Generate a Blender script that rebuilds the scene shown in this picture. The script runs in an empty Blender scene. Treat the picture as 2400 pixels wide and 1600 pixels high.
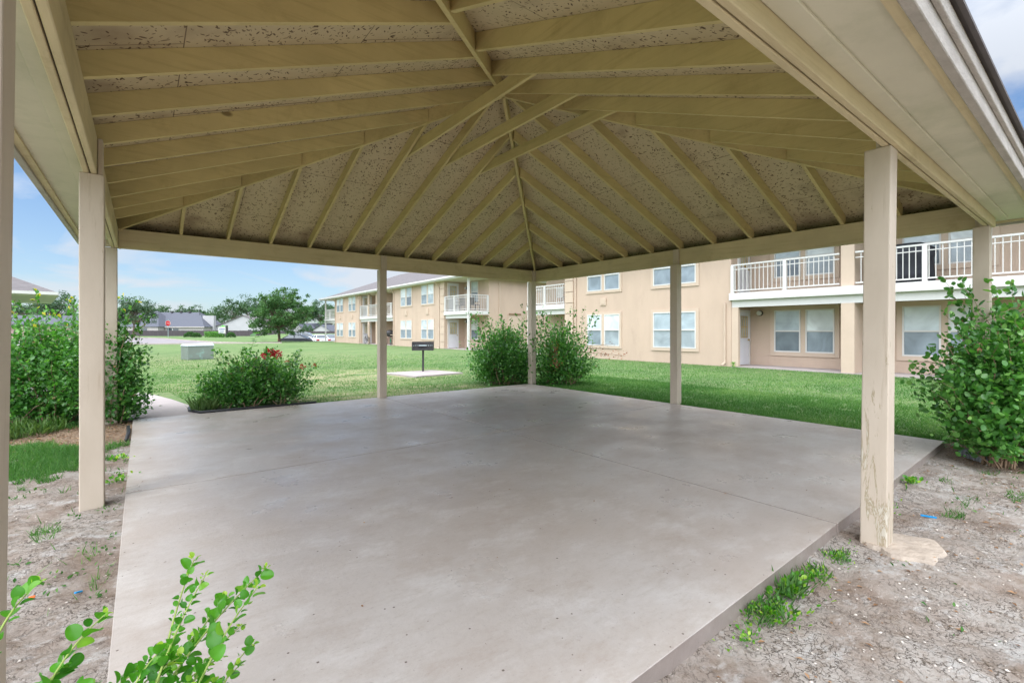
import bpy, math, random
import numpy as np
from mathutils import Vector, Matrix, noise as mnoise

random.seed(7)
rng = np.random.default_rng(11)
R = math.radians
scene = bpy.context.scene
COL = scene.collection

# ------------------------------------------------------------------ camera
AZ = R(51.95)                      # bearing of the view, measured from +X towards +Y
EYE = 1.284
FW = Vector((math.cos(AZ), math.sin(AZ), 0)); RT = Vector((math.sin(AZ), -math.cos(AZ), 0))
cam_d = bpy.data.cameras.new('camera'); cam = bpy.data.objects.new('camera', cam_d); COL.objects.link(cam)
cam.location = (0, 0, EYE)
cam.rotation_euler = (R(90), 0, AZ - R(90))
cam_d.sensor_width = 36; cam_d.sensor_fit = 'HORIZONTAL'; cam_d.lens = 36 * 1109 / 2400
cam_d.shift_y = -26 / 2400
cam_d.clip_start = 0.02; cam_d.clip_end = 3000
scene.camera = cam

# ------------------------------------------------------------------ light
SUN_EL, SUN_AZ = R(64), R(212)     # azimuth from +X, counter-clockwise: behind and left of the camera
EXPOSURE = 0.50
SKY = 0.12
scene.view_settings.view_transform = 'Standard'; scene.view_settings.look = 'None'
scene.view_settings.gamma = 1; scene.view_settings.exposure = EXPOSURE
world = bpy.data.worlds.new('World'); scene.world = world; world.use_nodes = True
sun_dir = Vector((math.cos(SUN_EL) * math.cos(SUN_AZ), math.cos(SUN_EL) * math.sin(SUN_AZ), math.sin(SUN_EL)))

def build_world():
    nt = world.node_tree; nt.nodes.clear(); N = nt.nodes.new; L = nt.links.new
    out = N('ShaderNodeOutputWorld'); bg = N('ShaderNodeBackground'); bg.inputs['Strength'].default_value = SKY
    sky = N('ShaderNodeTexSky'); sky.sky_type = 'NISHITA'; sky.sun_disc = False
    sky.sun_elevation = SUN_EL; sky.sun_rotation = R(90) - SUN_AZ
    sky.air_density = 1.0; sky.dust_density = 0.6; sky.ozone_density = 2.0
    tc = N('ShaderNodeTexCoord')
    sep = N('ShaderNodeSeparateXYZ'); L(tc.outputs['Generated'], sep.inputs[0])
    # cloud layer: direction projected on a high flat layer
    zc = N('ShaderNodeMath'); zc.operation = 'MAXIMUM'; zc.inputs[1].default_value = 0.0; L(sep.outputs['Z'], zc.inputs[0])
    za = N('ShaderNodeMath'); za.operation = 'ADD'; za.inputs[1].default_value = 0.22; L(zc.outputs[0], za.inputs[0])
    dx = N('ShaderNodeMath'); dx.operation = 'DIVIDE'; L(sep.outputs['X'], dx.inputs[0]); L(za.outputs[0], dx.inputs[1])
    dy = N('ShaderNodeMath'); dy.operation = 'DIVIDE'; L(sep.outputs['Y'], dy.inputs[0]); L(za.outputs[0], dy.inputs[1])
    cb = N('ShaderNodeCombineXYZ'); L(dx.outputs[0], cb.inputs[0]); L(dy.outputs[0], cb.inputs[1])
    n1 = N('ShaderNodeTexNoise'); n1.inputs['Scale'].default_value = 1.15; n1.inputs['Detail'].default_value = 7
    n1.inputs['Roughness'].default_value = 0.55; n1.inputs['Distortion'].default_value = 0.5; L(cb.outputs[0], n1.inputs['Vector'])
    rp = N('ShaderNodeValToRGB'); rp.color_ramp.elements[0].position = 0.43; rp.color_ramp.elements[1].position = 0.60
    L(n1.outputs['Fac'], rp.inputs[0])
    # more cloud near the horizon and an unseen bright cloud added to light the pavilion
    hz = N('ShaderNodeMapRange'); hz.inputs['From Min'].default_value = 0.0; hz.inputs['From Max'].default_value = 0.28
    hz.inputs['To Min'].default_value = 0.40; hz.inputs['To Max'].default_value = 0.0; L(zc.outputs[0], hz.inputs['Value'])
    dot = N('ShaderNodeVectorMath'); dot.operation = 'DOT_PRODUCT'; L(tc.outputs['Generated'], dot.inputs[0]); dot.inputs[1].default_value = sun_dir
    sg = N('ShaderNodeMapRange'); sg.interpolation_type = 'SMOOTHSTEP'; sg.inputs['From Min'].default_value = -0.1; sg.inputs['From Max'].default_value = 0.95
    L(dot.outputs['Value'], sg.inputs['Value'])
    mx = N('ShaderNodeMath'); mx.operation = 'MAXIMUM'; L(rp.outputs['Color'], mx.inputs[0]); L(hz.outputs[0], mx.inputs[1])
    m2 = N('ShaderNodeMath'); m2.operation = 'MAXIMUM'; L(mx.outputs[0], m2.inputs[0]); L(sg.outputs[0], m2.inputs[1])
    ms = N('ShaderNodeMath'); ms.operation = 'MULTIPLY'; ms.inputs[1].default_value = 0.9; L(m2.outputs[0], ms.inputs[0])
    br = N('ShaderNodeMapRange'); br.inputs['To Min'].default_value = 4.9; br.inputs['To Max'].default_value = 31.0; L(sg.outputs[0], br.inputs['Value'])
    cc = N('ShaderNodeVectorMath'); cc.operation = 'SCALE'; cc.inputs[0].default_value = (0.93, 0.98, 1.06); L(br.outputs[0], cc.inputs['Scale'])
    # the clear part of the sky
    sc = N('ShaderNodeVectorMath'); sc.operation = 'MULTIPLY'; sc.inputs[1].default_value = (0.68, 0.84, 0.98); L(sky.outputs['Color'], sc.inputs[0])
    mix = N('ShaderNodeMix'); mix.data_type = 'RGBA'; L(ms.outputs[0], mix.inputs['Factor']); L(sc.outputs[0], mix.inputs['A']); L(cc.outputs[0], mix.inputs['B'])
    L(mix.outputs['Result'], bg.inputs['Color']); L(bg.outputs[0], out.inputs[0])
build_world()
sd = bpy.data.lights.new('sun', 'SUN'); sd.energy = 0.9; sd.angle = R(14); sd.color = (1, 0.96, 0.9)
so = bpy.data.objects.new('sun', sd); COL.objects.link(so); so.rotation_euler = (-sun_dir).to_track_quat('-Z', 'Y').to_euler()

# ------------------------------------------------------------------ materials
def mat(name, col, rough=0.8, var=0.0, vscale=3.0, bump=0.0, bscale=30.0, spec=0.3, col2=None, metal=0.0,
        stretch=None, dirt=None, dirt_scale=1.2, dirt_lo=0.55, dirt_hi=0.75):
    m = bpy.data.materials.new(name); m.use_nodes = True; nt = m.node_tree; N = nt.nodes.new; L = nt.links.new
    p = nt.nodes['Principled BSDF']; p.inputs['Roughness'].default_value = rough; p.inputs['Metallic'].default_value = metal
    p.inputs['Specular IOR Level'].default_value = spec
    geo = N('ShaderNodeNewGeometry'); vec = geo.outputs['Position']
    if stretch:
        mp = N('ShaderNodeMapping'); mp.inputs['Scale'].default_value = stretch; L(vec, mp.inputs['Vector']); vec = mp.outputs[0]
    c = None
    if var > 0 or col2:
        n = N('ShaderNodeTexNoise'); n.inputs['Scale'].default_value = vscale; n.inputs['Detail'].default_value = 6; n.inputs['Roughness'].default_value = 0.6
        L(vec, n.inputs['Vector'])
        mr = N('ShaderNodeMapRange'); mr.inputs['From Min'].default_value = 0.3; mr.inputs['From Max'].default_value = 0.7; L(n.outputs['Fac'], mr.inputs['Value'])
        mx = N('ShaderNodeMix'); mx.data_type = 'RGBA'; L(mr.outputs[0], mx.inputs['Factor'])
        a = col2 if col2 else tuple(v * (1 - var) for v in col)
        b = col if col2 else tuple(v * (1 + var) for v in col)
        mx.inputs['A'].default_value = (*a, 1); mx.inputs['B'].default_value = (*b, 1); c = mx.outputs['Result']
    if dirt:
        n = N('ShaderNodeTexNoise'); n.inputs['Scale'].default_value = dirt_scale; n.inputs['Detail'].default_value = 9; n.inputs['Roughness'].default_value = 0.7; L(vec, n.inputs['Vector'])
        mr = N('ShaderNodeMapRange'); mr.inputs['From Min'].default_value = dirt_lo; mr.inputs['From Max'].default_value = dirt_hi; L(n.outputs['Fac'], mr.inputs['Value'])
        mx = N('ShaderNodeMix'); mx.data_type = 'RGBA'; L(mr.outputs[0], mx.inputs['Factor'])
        if c: L(c, mx.inputs['A'])
        else: mx.inputs['A'].default_value = (*col, 1)
        mx.inputs['B'].default_value = (*dirt, 1); c = mx.outputs['Result']
    if c: L(c, p.inputs['Base Color'])
    else: p.inputs['Base Color'].default_value = (*col, 1)
    if bump > 0:
        n = N('ShaderNodeTexNoise'); n.inputs['Scale'].default_value = bscale; n.inputs['Detail'].default_value = 5; L(vec, n.inputs['Vector'])
        bp = N('ShaderNodeBump'); bp.inputs['Strength'].default_value = bump; bp.inputs['Distance'].default_value = 0.02
        L(n.outputs['Fac'], bp.inputs['Height']); L(bp.outputs[0], p.inputs['Normal'])
    m['p'] = 1
    return m

def leaf_mat(name, dark, mid, light, trans=0.35, rough=0.42, spec=0.4):
    m = bpy.data.materials.new(name); m.use_nodes = True; nt = m.node_tree; N = nt.nodes.new; L = nt.links.new
    p = nt.nodes['Principled BSDF']; p.inputs['Roughness'].default_value = rough; p.inputs['Specular IOR Level'].default_value = spec
    at = N('ShaderNodeAttribute'); at.attribute_name = 'tone'
    rp = N('ShaderNodeValToRGB'); e = rp.color_ramp.elements; e[0].position = 0; e[0].color = (*dark, 1); e[1].position = 1; e[1].color = (*light, 1)
    k = e.new(0.55); k.color = (*mid, 1); L(at.outputs['Fac'], rp.inputs[0]); L(rp.outputs[0], p.inputs['Base Color'])
    tr = N('ShaderNodeBsdfTranslucent')
    g = N('ShaderNodeVectorMath'); g.operation = 'MULTIPLY'; g.inputs[1].default_value = (1.5, 1.7, 0.7); L(rp.outputs[0], g.inputs[0]); L(g.outputs[0], tr.inputs['Color'])
    ms = N('ShaderNodeMixShader'); ms.inputs[0].default_value = trans; L(p.outputs[0], ms.inputs[1]); L(tr.outputs[0], ms.inputs[2])
    L(ms.outputs[0], nt.nodes['Material Output'].inputs['Surface'])
    return m

def osb_mat():
    m = bpy.data.materials.new('painted_osb'); m.use_nodes = True; nt = m.node_tree; N = nt.nodes.new; L = nt.links.new
    p = nt.nodes['Principled BSDF']; p.inputs['Roughness'].default_value = 0.75; p.inputs['Specular IOR Level'].default_value = 0.2
    geo = N('ShaderNodeNewGeometry')
    total = None
    for i, (ang, sx, sy, thr) in enumerate([(20, 22, 74, .075), (-35, 26, 80, .07), (75, 24, 76, .065), (118, 30, 92, .07), (48, 40, 120, .06), (-70, 34, 105, .06)]):
        mp = N('ShaderNodeMapping'); mp.vector_type = 'TEXTURE' if False else 'POINT'
        mp.inputs['Rotation'].default_value = (0, 0, R(ang)); mp.inputs['Location'].default_value = (i * 3.7, i * 1.9, 0)
        mp2 = N('ShaderNodeMapping'); mp2.inputs['Scale'].default_value = (sx, sy, 0.001)
        L(geo.outputs['Position'], mp.inputs['Vector']); L(mp.outputs[0], mp2.inputs['Vector'])
        v = N('ShaderNodeTexVoronoi'); v.inputs['Scale'].default_value = 0.5; L(mp2.outputs[0], v.inputs['Vector'])
        s = N('ShaderNodeSeparateColor'); L(v.outputs['Color'], s.inputs[0])
        th = N('ShaderNodeMath'); th.operation = 'MULTIPLY_ADD'; th.inputs[1].default_value = 0.56; th.inputs[2].default_value = -0.262; L(s.outputs[0], th.inputs[0])
        lt = N('ShaderNodeMath'); lt.operation = 'LESS_THAN'; L(v.outputs['Distance'], lt.inputs[0]); L(th.outputs[0], lt.inputs[1])
        if total is None: total = lt.outputs[0]
        else:
            a = N('ShaderNodeMath'); a.operation = 'MAXIMUM'; L(total, a.inputs[0]); L(lt.outputs[0], a.inputs[1]); total = a.outputs[0]
    # patches where the flakes show more or less
    n = N('ShaderNodeTexNoise'); n.inputs['Scale'].default_value = 1.6; n.inputs['Detail'].default_value = 4; L(geo.outputs['Position'], n.inputs['Vector'])
    mr = N('ShaderNodeMapRange'); mr.inputs['From Min'].default_value = 0.34; mr.inputs['From Max'].default_value = 0.52; mr.inputs['To Min'].default_value = 0.55; L(n.outputs['Fac'], mr.inputs['Value'])
    mu = N('ShaderNodeMath'); mu.operation = 'MULTIPLY'; L(total, mu.inputs[0]); L(mr.outputs[0], mu.inputs[1])
    n2 = N('ShaderNodeTexNoise'); n2.inputs['Scale'].default_value = 2.4; n2.inputs['Detail'].default_value = 6; L(geo.outputs['Position'], n2.inputs['Vector'])
    base = N('ShaderNodeMix'); base.data_type = 'RGBA'; L(n2.outputs['Fac'], base.inputs['Factor'])
    base.inputs['A'].default_value = (0.50, 0.405, 0.24, 1); base.inputs['B'].default_value = (0.64, 0.535, 0.345, 1)
    mx = N('ShaderNodeMix'); mx.data_type = 'RGBA'; L(mu.outputs[0], mx.inputs['Factor']); L(base.outputs['Result'], mx.inputs['A'])
    mx.inputs['B'].default_value = (0.115, 0.072, 0.042, 1)
    # seams between the sheets, parallel to the eaves
    sp = N('ShaderNodeSeparateXYZ'); L(geo.outputs['Position'], sp.inputs[0])
    def mt(op, a, b):
        x = N('ShaderNodeMath'); x.operation = op
        for i, v in enumerate((a, b)):
            if isinstance(v, (int, float)): x.inputs[i].default_value = v
            elif v is not None: L(v, x.inputs[i])
        return x.outputs[0]
    ax_ = mt('ABSOLUTE', mt('SUBTRACT', sp.outputs['X'], 3.6), None); ay_ = mt('ABSOLUTE', mt('SUBTRACT', sp.outputs['Y'], 4.775), None)
    r_ = mt('MAXIMUM', ax_, ay_); u_ = mt('MINIMUM', ax_, ay_)
    f1 = mt('LESS_THAN', mt('FRACT', mt('DIVIDE', r_, 1.13), None), .006)
    row = mt('FLOOR', mt('DIVIDE', r_, 1.13), None)
    f2 = mt('LESS_THAN', mt('FRACT', mt('ADD', mt('DIVIDE', u_, 2.44), mt('MULTIPLY', row, .5)), None), .003)
    seam = mt('MULTIPLY', mt('MAXIMUM', f1, f2), .75)
    m9 = N('ShaderNodeMix'); m9.data_type = 'RGBA'; L(seam, m9.inputs['Factor']); L(mx.outputs['Result'], m9.inputs['A']); m9.inputs['B'].default_value = (0.08, 0.05, 0.03, 1)
    # brown blotches, heavier low down at the eaves
    gr = N('ShaderNodeMapRange'); gr.inputs['From Min'].default_value = 3.0; gr.inputs['From Max'].default_value = 3.95; gr.inputs['To Max'].default_value = .16; L(r_, gr.inputs['Value'])
    ga = mt('ADD', gr.outputs[0], n2.outputs['Fac']); gg = N('ShaderNodeMapRange'); gg.inputs['From Min'].default_value = .60; gg.inputs['From Max'].default_value = .82; gg.inputs['To Max'].default_value = .6; L(ga, gg.inputs['Value'])
    m8 = N('ShaderNodeMix'); m8.data_type = 'RGBA'; L(gg.outputs[0], m8.inputs['Factor']); L(m9.outputs['Result'], m8.inputs['A']); m8.inputs['B'].default_value = (0.20, 0.13, 0.08, 1)
    L(m8.outputs['Result'], p.inputs['Base Color'])
    return m

def concrete_mat():
    m = bpy.data.materials.new('patio_concrete'); m.use_nodes = True; nt = m.node_tree; N = nt.nodes.new; L = nt.links.new
    p = nt.nodes['Principled BSDF']; p.inputs['Specular IOR Level'].default_value = 0.42
    geo = N('ShaderNodeNewGeometry')
    def noi(sc, det, stretch=None, rgh=0.6):
        n = N('ShaderNodeTexNoise'); n.inputs['Scale'].default_value = sc; n.inputs['Detail'].default_value = det; n.inputs['Roughness'].default_value = rgh
        if stretch:
            mp = N('ShaderNodeMapping'); mp.inputs['Scale'].default_value = stretch; mp.inputs['Rotation'].default_value = (0, 0, R(25)); L(geo.outputs['Position'], mp.inputs[0]); L(mp.outputs[0], n.inputs['Vector'])
        else: L(geo.outputs['Position'], n.inputs['Vector'])
        return n.outputs['Fac']
    def mix(f, a, b):
        x = N('ShaderNodeMix'); x.data_type = 'RGBA'; L(f, x.inputs['Factor'])
        for s, v in (('A', a), ('B', b)):
            if isinstance(v, tuple): x.inputs[s].default_value = (*v, 1)
            else: L(v, x.inputs[s])
        return x.outputs['Result']
    def rng_(f, a, b, c=0.0, d=1.0):
        x = N('ShaderNodeMapRange'); L(f, x.inputs['Value'])
        for k, v in zip(('From Min', 'From Max', 'To Min', 'To Max'), (a, b, c, d)): x.inputs[k].default_value = v
        return x.outputs[0]
    big = rng_(noi(0.55, 6), 0.34, 0.66)
    c = mix(big, (0.385, 0.325, 0.280), (0.45, 0.412, 0.38))
    c = mix(rng_(noi(2.0, 10, (1, 1.5, 1), .75), 0.50, 0.66, 0, .55), c, (0.545, 0.515, 0.485))
    c = mix(rng_(noi(1.6, 12, (1.2, 1.7, 1), .8), 0.50, 0.70, 0, .65), c, (0.32, 0.25, 0.20))
    c = mix(rng_(noi(9, 8, (1, 3, 1), .7), 0.50, 0.70, 0, .45), c, (0.34, 0.285, 0.24))
    c = mix(rng_(noi(60, 3), 0.60, 0.75, 0, .45), c, (0.24, 0.20, 0.18))
    # pitting
    v = N('ShaderNodeTexVoronoi'); v.inputs['Scale'].default_value = 26; L(geo.outputs['Position'], v.inputs['Vector'])
    s = N('ShaderNodeSeparateColor'); L(v.outputs['Color'], s.inputs[0])
    th = N('ShaderNodeMath'); th.operation = 'MULTIPLY_ADD'; th.inputs[1].default_value = 0.55; th.inputs[2].default_value = -0.40; L(s.outputs[0], th.inputs[0])
    lt = N('ShaderNodeMath'); lt.operation = 'LESS_THAN'; L(v.outputs['Distance'], lt.inputs[0]); L(th.outputs[0], lt.inputs[1])
    c = mix(lt.outputs[0], c, (0.12, 0.09, 0.075))
    # splashed dirt on the upright sides
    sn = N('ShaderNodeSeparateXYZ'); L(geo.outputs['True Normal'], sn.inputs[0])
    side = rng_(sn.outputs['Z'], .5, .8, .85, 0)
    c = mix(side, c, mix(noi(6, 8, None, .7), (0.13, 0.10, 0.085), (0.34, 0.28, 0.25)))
    L(c, p.inputs['Base Color'])
    L(rng_(noi(1.7, 6), 0.3, 0.7, 0.22, 0.55), p.inputs['Roughness'])
    bp = N('ShaderNodeBump'); bp.inputs['Strength'].default_value = 0.25; bp.inputs['Distance'].default_value = 0.01
    L(noi(22, 8, None, .7), bp.inputs['Height']); L(bp.outputs[0], p.inputs['Normal'])
    return m

def ground_mat():
    m = bpy.data.materials.new('lawn_and_soil'); m.use_nodes = True; nt = m.node_tree; N = nt.nodes.new; L = nt.links.new
    p = nt.nodes['Principled BSDF']; p.inputs['Roughness'].default_value = 0.95; p.inputs['Specular IOR Level'].default_value = 0.1
    geo = N('ShaderNodeNewGeometry')
    def noi(sc, det, stretch=None, rgh=0.6, dist=0.0):
        n = N('ShaderNodeTexNoise'); n.inputs['Scale'].default_value = sc; n.inputs['Detail'].default_value = det; n.inputs['Roughness'].default_value = rgh; n.inputs['Distortion'].default_value = dist
        if stretch:
            mp = N('ShaderNodeMapping'); mp.inputs['Scale'].default_value = stretch; mp.inputs['Rotation'].default_value = (0, 0, R(35)); L(geo.outputs['Position'], mp.inputs[0]); L(mp.outputs[0], n.inputs['Vector'])
        else: L(geo.outputs['Position'], n.inputs['Vector'])
        return n.outputs['Fac']
    def mix(f, a, b):
        x = N('ShaderNodeMix'); x.data_type = 'RGBA'
        if isinstance(f, float): x.inputs['Factor'].default_value = f
        else: L(f, x.inputs['Factor'])
        for s, v in (('A', a), ('B', b)):
            if isinstance(v, tuple): x.inputs[s].default_value = (*v, 1)
            else: L(v, x.inputs[s])
        return x.outputs['Result']
    def rng_(f, a, b, c=0.0, d=1.0):
        x = N('ShaderNodeMapRange'); L(f, x.inputs['Value'])
        for k, v in zip(('From Min', 'From Max', 'To Min', 'To Max'), (a, b, c, d)): x.inputs[k].default_value = v
        return x.outputs[0]
    def math_(op, a, b):
        x = N('ShaderNodeMath'); x.operation = op
        for i, v in enumerate((a, b)):
            if isinstance(v, (int, float)): x.inputs[i].default_value = v
            else: L(v, x.inputs[i])
        return x.outputs[0]
    # grass
    g = mix(rng_(noi(0.35, 7, None, .65), .36, .64), (0.088, 0.168, 0.058), (0.148, 0.23, 0.086))
    g = mix(rng_(noi(30, 5), .35, .7, 0, .6), g, (0.045, 0.105, 0.03))
    g = mix(rng_(noi(3.5, 8, None, .7), .50, .75, 0, .5), g, (0.17, 0.26, 0.115))
    dry = N('ShaderNodeAttribute'); dry.attribute_name = 'dry'
    dm = math_('MULTIPLY', dry.outputs['Fac'], rng_(noi(1.1, 8, (1, 2.4, 1), .7), .36, .60))
    g = mix(dm, g, (0.33, 0.29, 0.17))
    # soil: cracked pale clay over brown
    s = mix(rng_(noi(1.6, 8, None, .7), .38, .60), (0.26, 0.20, 0.16), (0.41, 0.37, 0.33))
    s = mix(rng_(noi(3.2, 8, (1, 1.6, 1), .7), .53, .64, 0, .8), s, (0.50, 0.48, 0.455))
    s = mix(rng_(noi(14, 8, None, .75), .50, .66, 0, .7), s, (0.20, 0.145, 0.10))
    mp = N('ShaderNodeMapping'); mp.inputs['Scale'].default_value = (1, 1, 0.2); L(geo.outputs['Position'], mp.inputs[0])
    dn = N('ShaderNodeTexNoise'); dn.inputs['Scale'].default_value = 9; dn.inputs['Detail'].default_value = 7; L(geo.outputs['Position'], dn.inputs['Vector'])
    ad = N('ShaderNodeVectorMath'); ad.operation = 'SCALE'; ad.inputs['Scale'].default_value = 0.42; L(dn.outputs['Color'], ad.inputs[0])
    a2 = N('ShaderNodeVectorMath'); a2.operation = 'ADD'; L(mp.outputs[0], a2.inputs[0]); L(ad.outputs[0], a2.inputs[1])
    v = N('ShaderNodeTexVoronoi'); v.feature = 'DISTANCE_TO_EDGE'; v.inputs['Scale'].default_value = 17; L(a2.outputs[0], v.inputs['Vector'])
    crack = rng_(v.outputs['Distance'], 0.012, 0.05, 1, 0)
    crack = math_('MULTIPLY', crack, rng_(noi(3.1, 6, None, .7), .42, .56))
    s = mix(math_('MULTIPLY', crack, 0.85), s, (0.07, 0.05, 0.035))
    mulch = N('ShaderNodeAttribute'); mulch.attribute_name = 'mulch'
    mc = mix(rng_(noi(45, 6, (1, 3, 1)), .4, .6), (0.16, 0.10, 0.065), (0.36, 0.27, 0.19))
    s = mix(mulch.outputs['Fac'], s, mc)
    d = N('ShaderNodeAttribute'); d.attribute_name = 'dirt'
    dd = math_('ADD', d.outputs['Fac'], rng_(noi(5, 9, None, .75), 0, 1, -.85, .85))
    dd = rng_(dd, .44, .56)
    L(mix(dd, g, s), p.inputs['Base Color'])
    hgt = math_('ADD', math_('MULTIPLY', noi(34, 8, None, .75), 1.0), math_('MULTIPLY', crack, math_('MULTIPLY', dd, -0.9)))
    bp = N('ShaderNodeBump'); bp.inputs['Strength'].default_value = 0.7; bp.inputs['Distance'].default_value = 0.035
    L(hgt, bp.inputs['Height']); L(bp.outputs[0], p.inputs['Normal'])
    return m

def blind_mat(name, base, rough=0.12, freq=26.0, dark=0.78):
    """a window pane with closed slatted blinds just behind it"""
    m = bpy.data.materials.new(name); m.use_nodes = True; nt = m.node_tree; N = nt.nodes.new; L = nt.links.new
    p = nt.nodes['Principled BSDF']; p.inputs['Roughness'].default_value = rough; p.inputs['Specular IOR Level'].default_value = 0.7
    geo = N('ShaderNodeNewGeometry'); sp = N('ShaderNodeSeparateXYZ'); L(geo.outputs['Position'], sp.inputs[0])
    mu = N('ShaderNodeMath'); mu.operation = 'MULTIPLY'; mu.inputs[1].default_value = freq; L(sp.outputs['Z'], mu.inputs[0])
    fr = N('ShaderNodeMath'); fr.operation = 'FRACT'; L(mu.outputs[0], fr.inputs[0])
    n = N('ShaderNodeTexNoise'); n.inputs['Scale'].default_value = 1.1; n.inputs['Detail'].default_value = 3; n.inputs['Distortion'].default_value = 1.0; L(geo.outputs['Position'], n.inputs['Vector'])
    mr = N('ShaderNodeMapRange'); mr.inputs['From Min'].default_value = .35; mr.inputs['From Max'].default_value = .65; mr.inputs['To Min'].default_value = 0.72; mr.inputs['To Max'].default_value = 1.1; L(n.outputs['Fac'], mr.inputs['Value'])
    rp = N('ShaderNodeValToRGB'); e = rp.color_ramp.elements; e[0].position = 0.0; e[0].color = (*[v * dark for v in base], 1); e[1].position = 0.35; e[1].color = (*base, 1); L(fr.outputs[0], rp.inputs[0])
    sc = N('ShaderNodeVectorMath'); sc.operation = 'SCALE'; L(rp.outputs[0], sc.inputs[0]); L(mr.outputs[0], sc.inputs['Scale'])
    L(sc.outputs[0], p.inputs['Base Color'])
    return m

def shingle_mat(name, c1, c2, sc=1.0):
    m = bpy.data.materials.new(name); m.use_nodes = True; nt = m.node_tree; N = nt.nodes.new; L = nt.links.new
    p = nt.nodes['Principled BSDF']; p.inputs['Roughness'].default_value = 0.9; p.inputs['Specular IOR Level'].default_value = 0.15
    geo = N('ShaderNodeNewGeometry'); sp = N('ShaderNodeSeparateXYZ'); L(geo.outputs['Position'], sp.inputs[0])
    mu = N('ShaderNodeMath'); mu.operation = 'MULTIPLY'; mu.inputs[1].default_value = 16.0 * sc; L(sp.outputs['Z'], mu.inputs[0])
    fr = N('ShaderNodeMath'); fr.operation = 'FRACT'; L(mu.outputs[0], fr.inputs[0])
    n = N('ShaderNodeTexNoise'); n.inputs['Scale'].default_value = 4.0; n.inputs['Detail'].default_value = 7; L(geo.outputs['Position'], n.inputs['Vector'])
    mx = N('ShaderNodeMix'); mx.data_type = 'RGBA'; L(n.outputs['Fac'], mx.inputs['Factor']); mx.inputs['A'].default_value = (*c1, 1); mx.inputs['B'].default_value = (*c2, 1)
    lt = N('ShaderNodeMath'); lt.operation = 'LESS_THAN'; lt.inputs[1].default_value = 0.18; L(fr.outputs[0], lt.inputs[0])
    m2 = N('ShaderNodeMath'); m2.operation = 'MULTIPLY'; m2.inputs[1].default_value = 0.5; L(lt.outputs[0], m2.inputs[0])
    m3 = N('ShaderNodeMix'); m3.data_type = 'RGBA'; L(m2.outputs[0], m3.inputs['Factor']); L(mx.outputs['Result'], m3.inputs['A']); m3.inputs['B'].default_value = (*[v * .4 for v in c1], 1)
    L(m3.outputs['Result'], p.inputs['Base Color'])
    return m

def wood_mat(name, base, dark, grain, knot=(0.13, 0.08, 0.03), var=.12):
    """painted lumber: grain along one direction, stains, knots showing through"""
    m = bpy.data.materials.new(name); m.use_nodes = True; nt = m.node_tree; N = nt.nodes.new; L = nt.links.new
    p = nt.nodes['Principled BSDF']; p.inputs['Roughness'].default_value = 0.6; p.inputs['Specular IOR Level'].default_value = 0.3
    geo = N('ShaderNodeNewGeometry')
    def noi(sc, det, st=(1, 1, 1), rgh=.6, dist=0.0):
        n = N('ShaderNodeTexNoise'); n.inputs['Scale'].default_value = sc; n.inputs['Detail'].default_value = det; n.inputs['Roughness'].default_value = rgh; n.inputs['Distortion'].default_value = dist
        mp = N('ShaderNodeMapping'); mp.inputs['Scale'].default_value = st; L(geo.outputs['Position'], mp.inputs[0]); L(mp.outputs[0], n.inputs['Vector']); return n.outputs['Fac']
    def rng_(f, a, b, c=0.0, d=1.0):
        x = N('ShaderNodeMapRange'); L(f, x.inputs['Value'])
        for k, v in zip(('From Min', 'From Max', 'To Min', 'To Max'), (a, b, c, d)): x.inputs[k].default_value = v
        return x.outputs[0]
    def mix(f, a, b):
        x = N('ShaderNodeMix'); x.data_type = 'RGBA'; L(f, x.inputs['Factor'])
        for s_, v in (('A', a), ('B', b)):
            if isinstance(v, tuple): x.inputs[s_].default_value = (*v, 1)
            else: L(v, x.inputs[s_])
        return x.outputs['Result']
    g = grain
    c = mix(rng_(noi(1.3, 6), .32, .68), tuple(v * (1 - var) for v in base), tuple(v * (1 + var) for v in base))
    c = mix(rng_(noi(4, 8, g, .7), .50, .72, 0, .40), c, dark)
    c = mix(rng_(noi(2.1, 9, (1, 1, 1), .75), .55, .75, 0, .55), c, dark)
    v = N('ShaderNodeTexVoronoi'); v.inputs['Scale'].default_value = 2.6; mp = N('ShaderNodeMapping'); mp.inputs['Scale'].default_value = tuple(.55 + .45 * (q > 1) for q in g); L(geo.outputs['Position'], mp.inputs[0]); L(mp.outputs[0], v.inputs['Vector'])
    sc = N('ShaderNodeSeparateColor'); L(v.outputs['Color'], sc.inputs[0])
    kr = rng_(sc.outputs[0], .4, 1, 0, .075)
    d = N('ShaderNodeMath'); d.operation = 'SUBTRACT'; L(v.outputs['Distance'], d.inputs[0]); L(kr, d.inputs[1])
    c = mix(rng_(d.outputs[0], 0, .03, .75, 0), c, knot)
    L(c, p.inputs['Base Color'])
    bp = N('ShaderNodeBump'); bp.inputs['Strength'].default_value = 0.35; bp.inputs['Distance'].default_value = 0.006
    L(noi(5, 8, g, .7), bp.inputs['Height']); L(bp.outputs[0], p.inputs['Normal'])
    return m

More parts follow.
